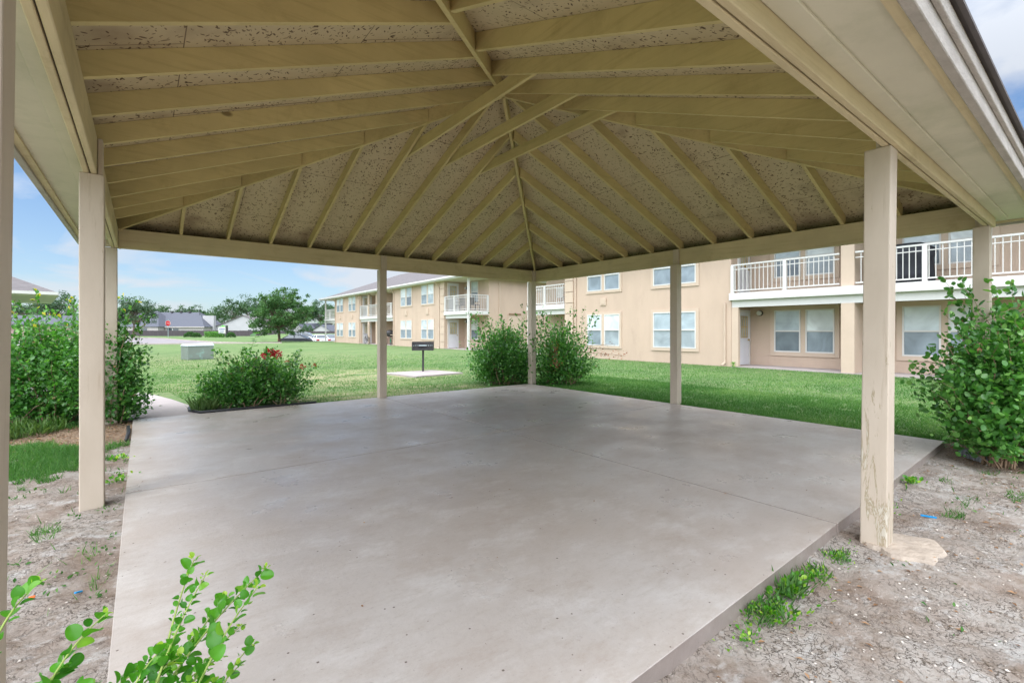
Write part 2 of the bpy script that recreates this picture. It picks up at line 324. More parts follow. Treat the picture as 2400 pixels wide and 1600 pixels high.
def post_mat(name, peel):
    """tan paint on rough posts: grain, knots, and paint flaked off low down"""
    m = bpy.data.materials.new(name); m.use_nodes = True; nt = m.node_tree; N = nt.nodes.new; L = nt.links.new
    p = nt.nodes['Principled BSDF']; p.inputs['Roughness'].default_value = 0.62; p.inputs['Specular IOR Level'].default_value = 0.3
    geo = N('ShaderNodeNewGeometry')
    def noi(sc, det, st, rgh=.6, dist=0.0):
        n = N('ShaderNodeTexNoise'); n.inputs['Scale'].default_value = sc; n.inputs['Detail'].default_value = det; n.inputs['Roughness'].default_value = rgh; n.inputs['Distortion'].default_value = dist
        mp = N('ShaderNodeMapping'); mp.inputs['Scale'].default_value = st; L(geo.outputs['Position'], mp.inputs[0]); L(mp.outputs[0], n.inputs['Vector']); return n.outputs['Fac']
    def rng_(f, a, b, c=0.0, d=1.0):
        x = N('ShaderNodeMapRange'); L(f, x.inputs['Value'])
        for k, v in zip(('From Min', 'From Max', 'To Min', 'To Max'), (a, b, c, d)): x.inputs[k].default_value = v
        return x.outputs[0]
    def mix(f, a, b):
        x = N('ShaderNodeMix'); x.data_type = 'RGBA'; L(f, x.inputs['Factor'])
        for s, v in (('A', a), ('B', b)):
            if isinstance(v, tuple): x.inputs[s].default_value = (*v, 1)
            else: L(v, x.inputs[s])
        return x.outputs['Result']
    c = mix(rng_(noi(3, 6, (1, 1, .35)), .3, .7), (0.50, 0.415, 0.325), (0.60, 0.51, 0.415))
    c = mix(rng_(noi(5, 7, (5, 5, .35), .7), .58, .72, 0, .5), c, (0.33, 0.24, 0.15))
    sp = N('ShaderNodeSeparateXYZ'); L(geo.outputs['Position'], sp.inputs[0])
    low = rng_(sp.outputs['Z'], 0.0, 1.5, 0.14 if peel else 0.0, -0.03 if peel else -0.04)
    a = N('ShaderNodeMath'); a.operation = 'ADD'; L(noi(9, 8, (2.2, 2.2, .32), .7, .6), a.inputs[0]); L(low, a.inputs[1])
    c = mix(rng_(a.outputs[0], .635, .66, 0, .9), c, (0.34, 0.27, 0.17))
    c = mix(rng_(a.outputs[0], .675, .70, 0, .8), c, (0.62, 0.57, 0.48))
    c = mix(rng_(noi(26, 4, (2, 2, 1.2)), .72, .76, 0, .8), c, (0.22, 0.14, 0.08))
    L(c, p.inputs['Base Color'])
    bp = N('ShaderNodeBump'); bp.inputs['Strength'].default_value = 0.3; bp.inputs['Distance'].default_value = 0.006
    L(noi(5, 9, (2.5, 2.5, .7), .7), bp.inputs['Height']); L(bp.outputs[0], p.inputs['Normal'])
    return m

M = {}
M['post'] = post_mat('tan_post_paint', False); M['post_peeling'] = post_mat('flaking_post_paint', True)
GX_, GY_ = (.35, 7, 7), (7, .35, 7)
for ax, gr in (('x', GX_), ('y', GY_)):
    M['beam_' + ax] = wood_mat('tan_beam_paint', (0.60, 0.50, 0.31), (0.34, 0.25, 0.12), gr)
    M['rafter_' + ax] = wood_mat('olive_tan_rafter_paint', (0.60, 0.49, 0.23), (0.36, 0.27, 0.11), gr)
M['beam'] = M['beam_x']; M['rafter'] = M['rafter_x']
M['deck'] = osb_mat()
M['soffit'] = mat('pale_soffit_paint', (0.64, 0.60, 0.47), .7, .07, 1.6, .1, 12, .2, dirt=(0.48, 0.47, 0.34), dirt_scale=1.0, dirt_lo=.52, dirt_hi=.75)
M['fascia'] = mat('weathered_fascia', (0.46, 0.42, 0.38), .75, .14, 5, .4, 40, .2, stretch=(1, 1, 3), dirt=(0.34, 0.30, 0.27), dirt_scale=4)
M['shingle'] = shingle_mat('brown_grey_shingles', (0.12, 0.108, 0.108), (0.20, 0.182, 0.182))
M['shingle_dark'] = shingle_mat('slate_grey_shingles', (0.085, 0.09, 0.11), (0.125, 0.13, 0.155), .5)
M['concrete'] = concrete_mat()
M['concrete2'] = mat('pad_concrete', (0.36, 0.315, 0.30), .85, .12, 1.5, .2, 30, .2)
M['joint'] = mat('joint_shadow_grit', (0.07, 0.052, 0.044), .95, .2, 8)
M['ground'] = ground_mat()
M['asphalt'] = mat('asphalt', (0.24, 0.215, 0.22), .85, .1, .4, .2, 20, .2)
M['kerb'] = mat('kerb_concrete', (0.40, 0.345, 0.30), .85, .08, 2)
M['footing'] = mat('rough_footing_concrete', (0.40, 0.335, 0.275), .95, .2, 9, .9, 22, .1, dirt=(0.26, 0.2, 0.15), dirt_scale=8)
M['stucco'] = mat('tan_stucco', (0.50, 0.38, 0.295), .85, .07, .9, .25, 45, .15, dirt=(0.36, 0.265, 0.21), dirt_scale=1.1, dirt_lo=.58, dirt_hi=.95, stretch=(1.3, 1.3, .45))
M['stucco_trim'] = mat('tan_stucco_trim', (0.53, 0.415, 0.325), .85, .04, 2, .15, 45, .15)
M['white'] = mat('white_paint', (0.60, 0.58, 0.555), .5, .03, 4, .0, 1, .35)
M['glass_up'] = blind_mat('upper_pane_with_blinds', (0.60, 0.67, 0.70))
M['glass_low'] = blind_mat('lower_pane_with_screen', (0.26, 0.31, 0.35), rough=.2)
M['glass_up2'] = blind_mat('upper_pane_bright_blind', (0.70, 0.74, 0.74), dark=.9); M['glass_up3'] = blind_mat('upper_pane_dim_blind', (0.42, 0.49, 0.53), dark=.7, freq=20)
M['glass_low2'] = blind_mat('lower_pane_with_blind', (0.38, 0.43, 0.46), rough=.2, dark=.7); M['glass_low3'] = blind_mat('lower_pane_dark', (0.15, 0.18, 0.21), rough=.12)
M['glass_dark'] = mat('dark_glass', (0.06, 0.075, 0.085), .06, .0, 1, spec=.9)
M['door'] = mat('white_door', (0.60, 0.60, 0.63), .5, .03, 2)
M['door_glass'] = blind_mat('door_pane', (0.50, 0.49, 0.40), freq=12)
M['brass'] = mat('brass', (0.55, 0.38, 0.12), .35, metal=.9)
M['black'] = mat('black_steel', (0.035, 0.033, 0.035), .55, .2, 12, .1, 60, .4, dirt=(0.12, 0.07, 0.05), dirt_scale=14, dirt_lo=.58, dirt_hi=.7)
M['utility'] = mat('green_grey_enamel', (0.19, 0.22, 0.195), .5, .08, 2, dirt=(0.28, 0.47, 0.42), dirt_scale=3)
M['utility_top'] = mat('faded_cabinet_lid', (0.46, 0.52, 0.53), .5, .06, 2)
M['fence'] = mat('grey_brown_boards', (0.075, 0.062, 0.068), .9, .2, 1.2, stretch=(3, 3, .2))
M['siding'] = mat('pale_siding', (0.40, 0.39, 0.40), .8, .05, .5)
M['cream'] = mat('cream_brick', (0.42, 0.385, 0.37), .85, .06, .6)
M['salmon'] = mat('salmon_siding', (0.42, 0.30, 0.26), .85, .05, 1)
M['bark'] = mat('grey_brown_bark', (0.16, 0.12, 0.09), .9, .25, 14, .5, 40, .1)
M['twig'] = mat('brown_twig', (0.24, 0.16, 0.10), .8, .2, 14)
M['pale_twig'] = mat('pale_dry_stem', (0.42, 0.30, 0.20), .8, .2, 14)
M['green_stem'] = mat('green_stem', (0.26, 0.34, 0.08), .6, .2, 20)
M['leaf'] = leaf_mat('shrub_leaf', (0.03, 0.105, 0.02), (0.08, 0.24, 0.045), (0.24, 0.45, 0.12), rough=.36, spec=.5)
M['leaf_bright'] = leaf_mat('bright_round_leaf', (0.03, 0.15, 0.010), (0.09, 0.30, 0.02), (0.44, 0.60, 0.08), trans=.4, rough=.32, spec=.5)
M['leaf_tree'] = leaf_mat('tree_leaf', (0.03, 0.085, 0.025), (0.07, 0.155, 0.05), (0.16, 0.26, 0.10), trans=.25, rough=.6, spec=.2)
M['leaf_far'] = leaf_mat('far_tree_leaf', (0.035, 0.075, 0.04), (0.075, 0.135, 0.07), (0.17, 0.23, 0.14), trans=.2, rough=.7, spec=.1)
M['grass'] = leaf_mat('grass_blade', (0.042, 0.125, 0.03), (0.085, 0.20, 0.053), (0.21, 0.32, 0.12), trans=.35, rough=.7, spec=.15)
M['yellow_leaf'] = leaf_mat('yellowing_leaf', (0.45, 0.42, 0.03), (0.65, 0.52, 0.05), (0.8, 0.55, 0.1))
M['dead_leaf'] = leaf_mat('rust_dead_leaf', (0.16, 0.05, 0.02), (0.32, 0.10, 0.045), (0.45, 0.2, 0.1), trans=.15, rough=.8)
M['petal'] = leaf_mat('crimson_petal', (0.38, 0.0, 0.02), (0.62, 0.01, 0.05), (0.8, 0.05, 0.12), trans=.2)
M['petal_pale'] = leaf_mat('faded_petal', (0.45, 0.09, 0.05), (0.55, 0.16, 0.10), (0.6, 0.3, 0.2), trans=.2)
M['red'] = mat('sign_red', (0.62, 0.02, 0.03), .5)
M['galv'] = mat('galvanised_steel', (0.42, 0.50, 0.50), .5, metal=.3)
M['tyre'] = mat('tyre_rubber', (0.02, 0.02, 0.02), .8)
M['rim'] = mat('alloy_rim', (0.5, 0.5, 0.52), .35, metal=.8)
M['car_dark'] = mat('charcoal_car_paint', (0.016, 0.018, 0.024), .5, spec=.3)
M['car_silver'] = mat('silver_car_paint', (0.42, 0.45, 0.50), .3, metal=.5, spec=.6)
M['car_white'] = mat('white_car_paint', (0.78, 0.79, 0.80), .3, spec=.6)
M['tail'] = mat('tail_lamp_red', (0.5, 0.01, 0.01), .25, spec=.6)
M['edging'] = mat('black_plastic_edging', (0.03, 0.03, 0.032), .5)
M['pipe'] = mat('grey_plastic_pipe', (0.30, 0.31, 0.32), .6, .1, 8)
M['blue'] = mat('blue_plastic', (0.01, 0.28, 0.62), .4)
M['orange'] = mat('orange_plastic', (0.75, 0.16, 0.03), .5)
M['sign_green'] = mat('sign_green', (0.12, 0.42, 0.06), .5)
M['sign_blue'] = mat('sign_blue', (0.06, 0.10, 0.25), .5)
M['cover'] = mat('charcoal_vinyl_cover', (0.03, 0.032, 0.04), .5, .3, 5, .6, 9)
M['green_paint'] = mat('green_bike_paint', (0.02, 0.35, 0.16), .35)
M['stone'] = mat('pebble', (0.55, 0.49, 0.43), .85, .25, 20)
M['litter_leaf'] = leaf_mat('fallen_leaf', (0.12, 0.06, 0.03), (0.30, 0.17, 0.09), (0.5, 0.33, 0.2), trans=.1, rough=.9)

# ------------------------------------------------------------------ object helpers
def tag(o, label=None, cat=None, group=None, kind=None):
    if label: o['label'] = label
    if cat: o['category'] = cat
    if group: o['group'] = group
    if kind: o['kind'] = kind
    return o
def empty(name, loc=(0, 0, 0), rz=0, label=None, cat=None, group=None):
    o = bpy.data.objects.new(name, None); COL.objects.link(o); o.location = loc; o.rotation_euler = (0, 0, rz); o.empty_display_size = .1
    return tag(o, label, cat, group)
def kids(o): return [c for c in bpy.data.objects if c.parent == o]
def copy_tree(o, parent=None):
    c = o.copy(); COL.objects.link(c); c.parent = parent
    for k in kids(o): copy_tree(k, c)
    return c

class MB:
    """collects boxes, bars, tubes; fn maps local coordinates to the parent's space"""
    def __init__(s, fn=None): s.v = []; s.f = []; s.fn = fn; s.smooth = False
    def add(s, vs, fs):
        b = len(s.v); s.v += [tuple(s.fn(*p)) if s.fn else tuple(p) for p in vs]; s.f += [tuple(i + b for i in f) for f in fs]; return s
    def box(s, x0, x1, y0, y1, z0, z1):
        if x0 > x1: x0, x1 = x1, x0
        if y0 > y1: y0, y1 = y1, y0
        return s.add([(x0, y0, z0), (x1, y0, z0), (x1, y1, z0), (x0, y1, z0), (x0, y0, z1), (x1, y0, z1), (x1, y1, z1), (x0, y1, z1)],
                     [(0, 3, 2, 1), (4, 5, 6, 7), (0, 1, 5, 4), (1, 2, 6, 5), (2, 3, 7, 6), (3, 0, 4, 7)])
    def hexa(s, bot, top):
        n = len(bot)
        return s.add(list(bot) + list(top), [tuple(range(n))[::-1], tuple(range(n, 2 * n))] + [(i, (i + 1) % n, (i + 1) % n + n, i + n) for i in range(n)])
    def tube(s, pts, rad, n=8, caps=True):
        pts = [Vector(p) for p in pts]; k = len(pts)
        if not hasattr(rad, '__len__'): rad = [rad] * k
        vs = []; prev = None
        for i, p in enumerate(pts):
            t = (pts[min(i + 1, k - 1)] - pts[max(i - 1, 0)])
            t = t.normalized() if t.length > 1e-9 else Vector((0, 0, 1))
            a = prev if prev is not None else (Vector((1, 0, 0)) if abs(t.x) < .9 else Vector((0, 1, 0)))
            a = (a - t * a.dot(t))
            a = a.normalized() if a.length > 1e-6 else t.orthogonal().normalized()
            b = t.cross(a); prev = a
            for j in range(n):
                th = 2 * math.pi * j / n; vs.append(tuple(p + (a * math.cos(th) + b * math.sin(th)) * rad[i]))
        fs = [(i * n + j, i * n + (j + 1) % n, (i + 1) * n + (j + 1) % n, (i + 1) * n + j) for i in range(k - 1) for j in range(n)]
        if caps: fs += [tuple(range(n))[::-1], tuple(range((k - 1) * n, k * n))]
        return s.add(vs, fs)
    def disc(s, c, r, axis='z', h=.01, n=24, ri=0):
        c = Vector(c); ax = {'x': 0, 'y': 1, 'z': 2}[axis]
        def P(r_, th, d):
            v = [r_ * math.cos(th), r_ * math.sin(th)]; v.insert(ax, d); return tuple(c + Vector(v))
        if ri == 0:
            return s.hexa([P(r, 2 * math.pi * i / n, -h / 2) for i in range(n)], [P(r, 2 * math.pi * i / n, h / 2) for i in range(n)])
        vs = []
        for i in range(n):
            th = 2 * math.pi * i / n; vs += [P(r, th, -h / 2), P(r, th, h / 2), P(ri, th, h / 2), P(ri, th, -h / 2)]
        fs = []
        for i in range(n):
            a, b = i * 4, ((i + 1) % n) * 4
            for j in range(4): fs.append((a + j, b + j, b + (j + 1) % 4, a + (j + 1) % 4))
        return s.add(vs, fs)
    def loft(s, rings):
        n = len(rings[0]); vs = [p for r in rings for p in r]
        fs = [(i * n + j, i * n + (j + 1) % n, (i + 1) * n + (j + 1) % n, (i + 1) * n + j) for i in range(len(rings) - 1) for j in range(n)]
        fs += [tuple(range(n))[::-1], tuple(range((len(rings) - 1) * n, len(rings) * n))]
        return s.add(vs, fs)
    def build(s, name, m, parent=None, bevel=0, smooth=False, seg=1):
        me = bpy.data.meshes.new(name); me.from_pydata(s.v, [], s.f); me.update()
        import bmesh
        bm = bmesh.new(); bm.from_mesh(me); bmesh.ops.recalc_face_normals(bm, faces=bm.faces); bm.to_mesh(me); bm.free()
        if smooth: me.polygons.foreach_set('use_smooth', [True] * len(me.polygons))
        me.materials.append(m); o = bpy.data.objects.new(name, me); COL.objects.link(o)
        if parent: o.parent = parent
        if bevel:
            b = o.modifiers.new('b', 'BEVEL'); b.width = bevel; b.segments = seg; b.limit_method = 'ANGLE'; b.angle_limit = R(40)
        return o

def np_mesh(name, V, F, m, parent=None, tone=None, attrs=None, smooth=False):
    """V (n,3), F (k,3 or 4)"""
    me = bpy.data.meshes.new(name); n = len(V); k, w = F.shape
    me.vertices.add(n); me.vertices.foreach_set('co', V.astype(np.float32).ravel())
    me.loops.add(k * w); me.loops.foreach_set('vertex_index', F.astype(np.int32).ravel())
    me.polygons.add(k); me.polygons.foreach_set('loop_start', np.arange(0, k * w, w, dtype=np.int32))
    me.polygons.foreach_set('loop_total', np.full(k, w, dtype=np.int32))
    if smooth: me.polygons.foreach_set('use_smooth', np.ones(k, dtype=bool))
    me.update(calc_edges=True)
    if tone is not None:
        a = me.attributes.new('tone', 'FLOAT', 'POINT'); a.data.foreach_set('value', tone.astype(np.float32))
    for nm, arr in (attrs or {}).items():
        a = me.attributes.new(nm, 'FLOAT', 'POINT'); a.data.foreach_set('value', arr.astype(np.float32))
    me.materials.append(m); o = bpy.data.objects.new(name, me); COL.objects.link(o)
    if parent: o.parent = parent
    return o

# leaf templates: +Y is the leaf's length, Z its face normal
LEAF4 = (np.array([(0, 0, 0), (-.36, .48, .10), (0, 1, -.05), (.36, .48, .10)]), np.array([(0, 2, 1), (0, 3, 2)]))
def round_leaf(n=14):
    th = np.linspace(0, 2 * np.pi, n, endpoint=False); x = .40 * np.sin(th); y = .5 - .5 * np.cos(th); x *= 1 - .18 * (y - .5); z = .40 * np.abs(x) - .35 * (y - .5) ** 2
    V = np.vstack([np.stack([x, y, z], 1), [[0, .5, -.015]]]); return V, np.array([(n, (i + 1) % n, i) for i in range(n)])
LEAF8 = (np.array([(0, 0, 0), (-.30, .22, .05), (-.40, .52, .07), (-.24, .84, .03), (0, 1.0, -.06), (.24, .84, .03), (.40, .52, .07), (.30, .22, .05), (0, .5, -.01)]),
         np.array([(8, 0, 1), (8, 1, 2), (8, 2, 3), (8, 3, 4), (8, 4, 5), (8, 5, 6), (8, 6, 7), (8, 7, 0)])[:, ::-1])
def frames(D, U):
    D = D / np.linalg.norm(D, axis=1, keepdims=True)
    X = np.cross(D, U); l = np.linalg.norm(X, axis=1, keepdims=True); l[l < 1e-5] = 1; X = X / l
    return X, D, np.cross(X, D)
def leaves(name, m, P, D, size, parent=None, tmpl=LEAF4, tone=None, up_jit=.7, width=1.0):
    n = len(P); U = np.tile([0, 0, 1.0], (n, 1)) + rng.normal(0, up_jit, (n, 3))
    X, Y, Z = frames(D, U); T, F = tmpl; k = len(T)
    s = np.broadcast_to(size, (n,))[:, None, None]
    V = P[:, None, :] + s * (T[None, :, 0:1] * width * X[:, None, :] + T[None, :, 1:2] * Y[:, None, :] + T[None, :, 2:3] * Z[:, None, :])
    FF = (F[None] + (np.arange(n) * k)[:, None, None]).reshape(-1, F.shape[1])
    if tone is None: tone = np.clip(rng.normal(.45, .22, n), 0, 1)
    return np_mesh(name, V.reshape(-1, 3), FF, m, parent, np.repeat(tone, k))
def rand_dirs(n, up=0.0):
    d = rng.normal(0, 1, (n, 3)); d /= np.linalg.norm(d, axis=1, keepdims=True); d[:, 2] += up
    return d / np.linalg.norm(d, axis=1, keepdims=True)

def polar(l, d, z=0.0):
    """ground point at distance d along the view bearing and l*d to its side"""
    p = FW * d + RT * (l * d); return Vector((p.x, p.y, z))

# ------------------------------------------------------------------ ground
def sstep(a, b, x): t = np.clip((x - a) / (b - a), 0, 1); return t * t * (3 - 2 * t)
def vnoise(x, y, s, seed=0):
    x = np.asarray(x) * s; y = np.asarray(y) * s; xi = np.floor(x); yi = np.floor(y); fx = x - xi; fy = y - yi
    fx = fx * fx * (3 - 2 * fx); fy = fy * fy * (3 - 2 * fy)
    def h(a, b):
        t = np.sin(a * 127.1 + b * 311.7 + seed * 74.7) * 43758.5453; return t - np.floor(t)
    return (h(xi, yi) * (1 - fx) + h(xi + 1, yi) * fx) * (1 - fy) + (h(xi, yi + 1) * (1 - fx) + h(xi + 1, yi + 1) * fx) * fy
def fbm(x, y, s, o=4, seed=0):
    t = 0; a = .5
    for i in range(o): t = t + a * vnoise(x, y, s * 2 ** i, seed + i); a *= .5
    return t
def soil_mask(x, y):
    near = sstep(1.45, 1.05, y) * sstep(9.3, 8.3, x) * sstep(-6, -3.5, x)
    left = sstep(0.05, -0.05, x) * sstep(9.2, 8.2, y) * sstep(-5.0, -2.2, x)
    patch = sstep(1.25, .7, np.sqrt(((x + 1.35) / 1.05) ** 2 + ((y - 6.75) / 1.0) ** 2))
    left = left * (1 - patch * .95)
    strip = sstep(.30, .0, np.abs(y - 8.85)) * sstep(-.3, .3, x) * sstep(4.4, 3.2, x) * .75
    return np.maximum(np.maximum(near, left), strip)
def mulch_mask(x, y):
    a = sstep(1.3, .8, np.sqrt(((x + .5) / 1.1) ** 2 + ((y - 8.9) / 1.7) ** 2))
    b = sstep(1.2, .8, np.sqrt(((x - 7.9) / 1.3) ** 2 + ((y - .55) / .85) ** 2))
    c = sstep(1.2, .9, np.sqrt(((x - 1.5) / 1.2) ** 2 + ((y - 9.35) / .7) ** 2))
    return np.maximum(np.maximum(a, b), c)
def height(x, y):
    x = np.asarray(x, float); y = np.asarray(y, float)
    d = x * FW.x + y * FW.y; lat = (x * RT.x + y * RT.y)
    z = -0.045 + 0 * x
    z = z - 0.05 * sstep(1.5, .9, y) * sstep(.3, 1.8, x) * sstep(12, 9, x)     # soil washed low beside the slab
    z = z - 0.55 * sstep(98, 158, d)                                           # the land falls away behind the road
    l = lat / np.maximum(d, 1)
    dip = sstep(58.2, 60.5, d) * sstep(82, 76, d) * sstep(-.535, -.505, l) * sstep(-.1, -.2, l)
    z = z - 0.70 * dip                                                          # sunken car park
    bank = sstep(80, 90, d) * sstep(-.56, -.47, l) * sstep(-.20, -.28, l)
    z = z + .62 * bank
    s = soil_mask(x, y); near = sstep(16, 10, np.hypot(x, y))
    z = z + .02 * sstep(0, -.1, x) * near + near * s * (fbm(x, y, 11.0, 3, 6) - .44) * .035 + near * s * (fbm(x, y, 5.0, 4, 3) - .47) * .05 + near * (fbm(x, y, 1.2, 3, 9) - .45) * .03
    under = ((x > -.25) & (x < 7.5) & (y > 1.15) & (y < 8.85))
    return np.where(under, np.minimum(z, -.03), z)

def axis_pts(lo, a, b, hi, fine, n_out):
    mid = np.arange(a, b + 1e-6, fine)
    gl = a - (np.geomspace(1, 1 + (a - lo), n_out) - 1)[1:][::-1]
    gr = b + (np.geomspace(1, 1 + (hi - b), n_out) - 1)[1:]
    return np.concatenate([gl, mid, gr])
gx = axis_pts(-900, -4, 10, 1500, .045, 110); gy = axis_pts(-300, -2, 12, 1500, .045, 110)
# extra rows so that the car park edge is crisp
gy = np.unique(np.concatenate([gy, np.arange(40, 110, .9)])); gx = np.unique(np.concatenate([gx, np.arange(10, 60, .9)]))
GX, GY = np.meshgrid(gx, gy); VZ = height(GX, GY)
V = np.stack([GX.ravel(), GY.ravel(), VZ.ravel()], 1); nx, ny = len(gx), len(gy)
ii = (np.arange(ny - 1)[:, None] * nx + np.arange(nx - 1)[None, :]).ravel()
F = np.stack([ii, ii + 1, ii + nx + 1, ii + nx], 1)
xs, ys = GX.ravel(), GY.ravel()
dry = np.clip(sstep(1, .2, np.hypot((xs - 4.2) / 5.5, (ys - 13.5) / 3.8)) + .8 * sstep(1, .3, np.hypot((xs - 4) / 4, (ys - 9.6) / 1.0)) + .35 * sstep(1, 0, np.hypot((xs - 2) / 14, (ys - 24) / 12)) + .22, 0, 1)
ground = np_mesh('ground', V, F, M['ground'], attrs={'dirt': soil_mask(xs, ys), 'dry': dry, 'mulch': mulch_mask(xs, ys)}, smooth=True)
tag(ground, kind='structure')

def hz(x, y): return float(height(np.array([x]), np.array([y]))[0])

# concrete slab
def sheet(name, poly, z0, z1, m, bevel=0, kind='structure'):
    o = MB().hexa([(x, y, z0) for x, y in poly], [(x, y, z1) for x, y in poly]).build(name, m, bevel=bevel, seg=2)
    return tag(o, kind=kind)
XJ, YJ = 3.645, 4.815
patio = empty('patio'); tag(patio, kind='structure')
NL, NR, FR_, FL = (-.10, 1.06), (7.34, 1.23), (7.34, 8.72), (-.10, 8.72)
def near_y(x): return 1.06 + (x + .1) / 7.44 * .17
def slab_poly(x0, x1, y0, y1): return [(x0, y0 if y0 else near_y(x0)), (x1, y0 if y0 else near_y(x1)), (x1, y1), (x0, y1)]
sb = MB()
g = .0065
for a in [(-.10, XJ - g, None, YJ - g), (XJ + g, 7.34, None, YJ - g), (-.10, XJ - g, YJ + g, 8.72), (XJ + g, 7.34, YJ + g, 8.72)]:
    pl = slab_poly(*a); sb.hexa([(x, y, -.24) for x, y in pl], [(x, y, 0) for x, y in pl])
o = sb.build('slab', M['concrete'], patio, bevel=.003, seg=1)
MB().box(-.05, 7.3, 1.3, 8.68, -.3, -.004).build('joint_filler', M['joint'], patio)
# path leading away to the left
def strip(name, pts, w, z, m, thick=.05):
    P = [Vector((*p, 0)) for p in pts]; L_, R_ = [], []
    for i, p in enumerate(P):
        t = (P[min(i + 1, len(P) - 1)] - P[max(i - 1, 0)]).normalized(); n = Vector((-t.y, t.x, 0)); L_.append(p + n * w / 2); R_.append(p - n * w / 2)
    mb = MB(); k = len(P)
    vs = [(v.x, v.y, z) for v in L_] + [(v.x, v.y, z) for v in R_] + [(v.x, v.y, z - thick) for v in L_] + [(v.x, v.y, z - thick) for v in R_]
    fs = []
    for i in range(k - 1):
        fs += [(i, i + 1, k + i + 1, k + i), (i, 2 * k + i, 2 * k + i + 1, i + 1), (k + i, k + i + 1, 3 * k + i + 1, 3 * k + i)]
    mb.add(vs, fs); return tag(mb.build(name, m), kind='structure')
strip('path', [(.12, 8.725), (.08, 9.6), (-.15, 10.8), (-.45, 12.0), (-1.1, 13.3), (-2.2, 14.6), (-4, 15.9), (-8, 17.5), (-14, 18.6)], 1.22, -.008, M['concrete2'], .1)
sheet('grill_pad', [(5.80, 13.75), (7.45, 13.75), (7.75, 12.35), (6.05, 12.10)], -.12, -.005, M['concrete2'])
# road with its kerb
road_near = [(-60, 60), (-25, 57.2), (.4, 55.4), (5.6, 54.9), (11.4, 53.1)]
road_far = [(11.4, 53.6), (8.2, 55.6), (6.5, 60), (4.6, 74), (2.6, 95), (-3, 118), (-60, 122)]
MBr = MB(); pl = road_near + road_far
MBr.add([(x, y, -.03) for x, y in pl], [tuple(range(len(pl)))]); tag(MBr.build('road', M['asphalt']), kind='structure')
def kerbline(pts, w=.22, z=.055):
    return strip('kerb', pts, w, z, M['kerb'], .25)
kerbline(road_far[:6]); kerbline(road_near[1:])
lot = [tuple(polar(l, d).xy) for l, d in [(-.50, 60.8), (-.20, 60.8), (-.20, 76), (-.50, 76)]]
MBl = MB(); MBl.add([(x, y, -.72) for x, y in lot], [(0, 1, 2, 3)]); tag(MBl.build('car_park', M['asphalt']), kind='structure')

# ------------------------------------------------------------------ pavilion
CX, CY, A = 3.60, 4.775, 3.90       # centre and half span to the post centres
SL = 0.398; ZB, ZT = 2.44, 2.715    # beam bottom and top
IN = A - .04
def zu(r): return ZT + SL * (IN - r)      # underside of the rafters, r = distance from the centre
RD = .152
pav = empty('pavilion', (CX, CY, 0), 0, 'open tan wooden picnic pavilion with hip roof over the concrete slab', 'pavilion')
def PB(): return MB(lambda x, y, z: (x, y, z))     # local coordinates are relative to the pavilion centre
def post(x, y, zb, lean=(0, 0), top=ZB, w=.07, m='post'):
    b = PB(); lx, ly = lean
    n = 10; rings = []
    for i in range(n + 1):
        t = i / n; z = zb + (top - zb) * t; ox = lx * (1 - t); oy = ly * (1 - t)
        k = w * (1 + .012 * math.sin(7 * t + x)); rings.append([(x - k + ox, y - k + oy, z), (x + k + ox, y - k + oy, z), (x + k + ox, y + k + oy, z), (x - k + ox, y + k + oy, z)])
    b.loft(rings)
    # notched tongue standing a touch proud of the beam face
    tx, ty = (1 if x < 0 else -1) if abs(x) > A - .1 else 0, (1 if y < 0 else -1) if abs(y) > A - .1 else 0
    if tx: b.box(tx * -(A - .0425), tx * -(A - .072), y - .058, y + .058, top + .001, ZT - .004)
    if ty: b.box(x - .058, x + .058, ty * -(A - .0425), ty * -(A - .072), top + .001, ZT - .004)
    return b.build('post', M[m], pav, bevel=.007, seg=2)
def wpost(x, y, zb, lean=(0, 0), m='post'):
    o = post(x - CX, y - CY, zb, lean, m=m)
    if m != 'post': o['label'] = 'post with flaked paint near its foot'
wpost(-.31, 1.60, -.2, (-.025, 0.0))           # nearest post, left edge of the picture
wpost(-.29, 4.72, -.15); wpost(-.34, 8.71, -.15); wpost(3.64, 8.71, -.1); wpost(7.43, 8.71, -.1)
wpost(7.43, 4.80, -.1); wpost(7.43, .93, -.2); wpost(3.745, .935, -.16, (-.015, .02), 'post_peeling')
# concrete footing exposed round the near right post
def blob_disc(cx, cy, rx, ry, z0, z1, n=30, seed=1, rot=0):
    rr = random.Random(seed); b = MB(); top = []; bot = []; t2 = []
    for i in range(n):
        th = 2 * math.pi * i / n; k = 1 + .10 * math.sin(3 * th + seed) + .05 * math.sin(7 * th) + rr.uniform(-.04, .04)
        X = rx * k * math.cos(th); Y = ry * k * math.sin(th); X, Y = X * math.cos(rot) - Y * math.sin(rot), X * math.sin(rot) + Y * math.cos(rot)
        bot.append((cx + X * 1.04, cy + Y * 1.04, z0)); top.append((cx + X, cy + Y, z1 - .022)); t2.append((cx + X * .93, cy + Y * .93, z1))
    b.loft([bot, top, t2]); return b
blob_disc(3.80 - CX, .83 - CY, .235, .20, -.25, -.070, rot=-.6).build('footing', M['footing'], pav, smooth=False)
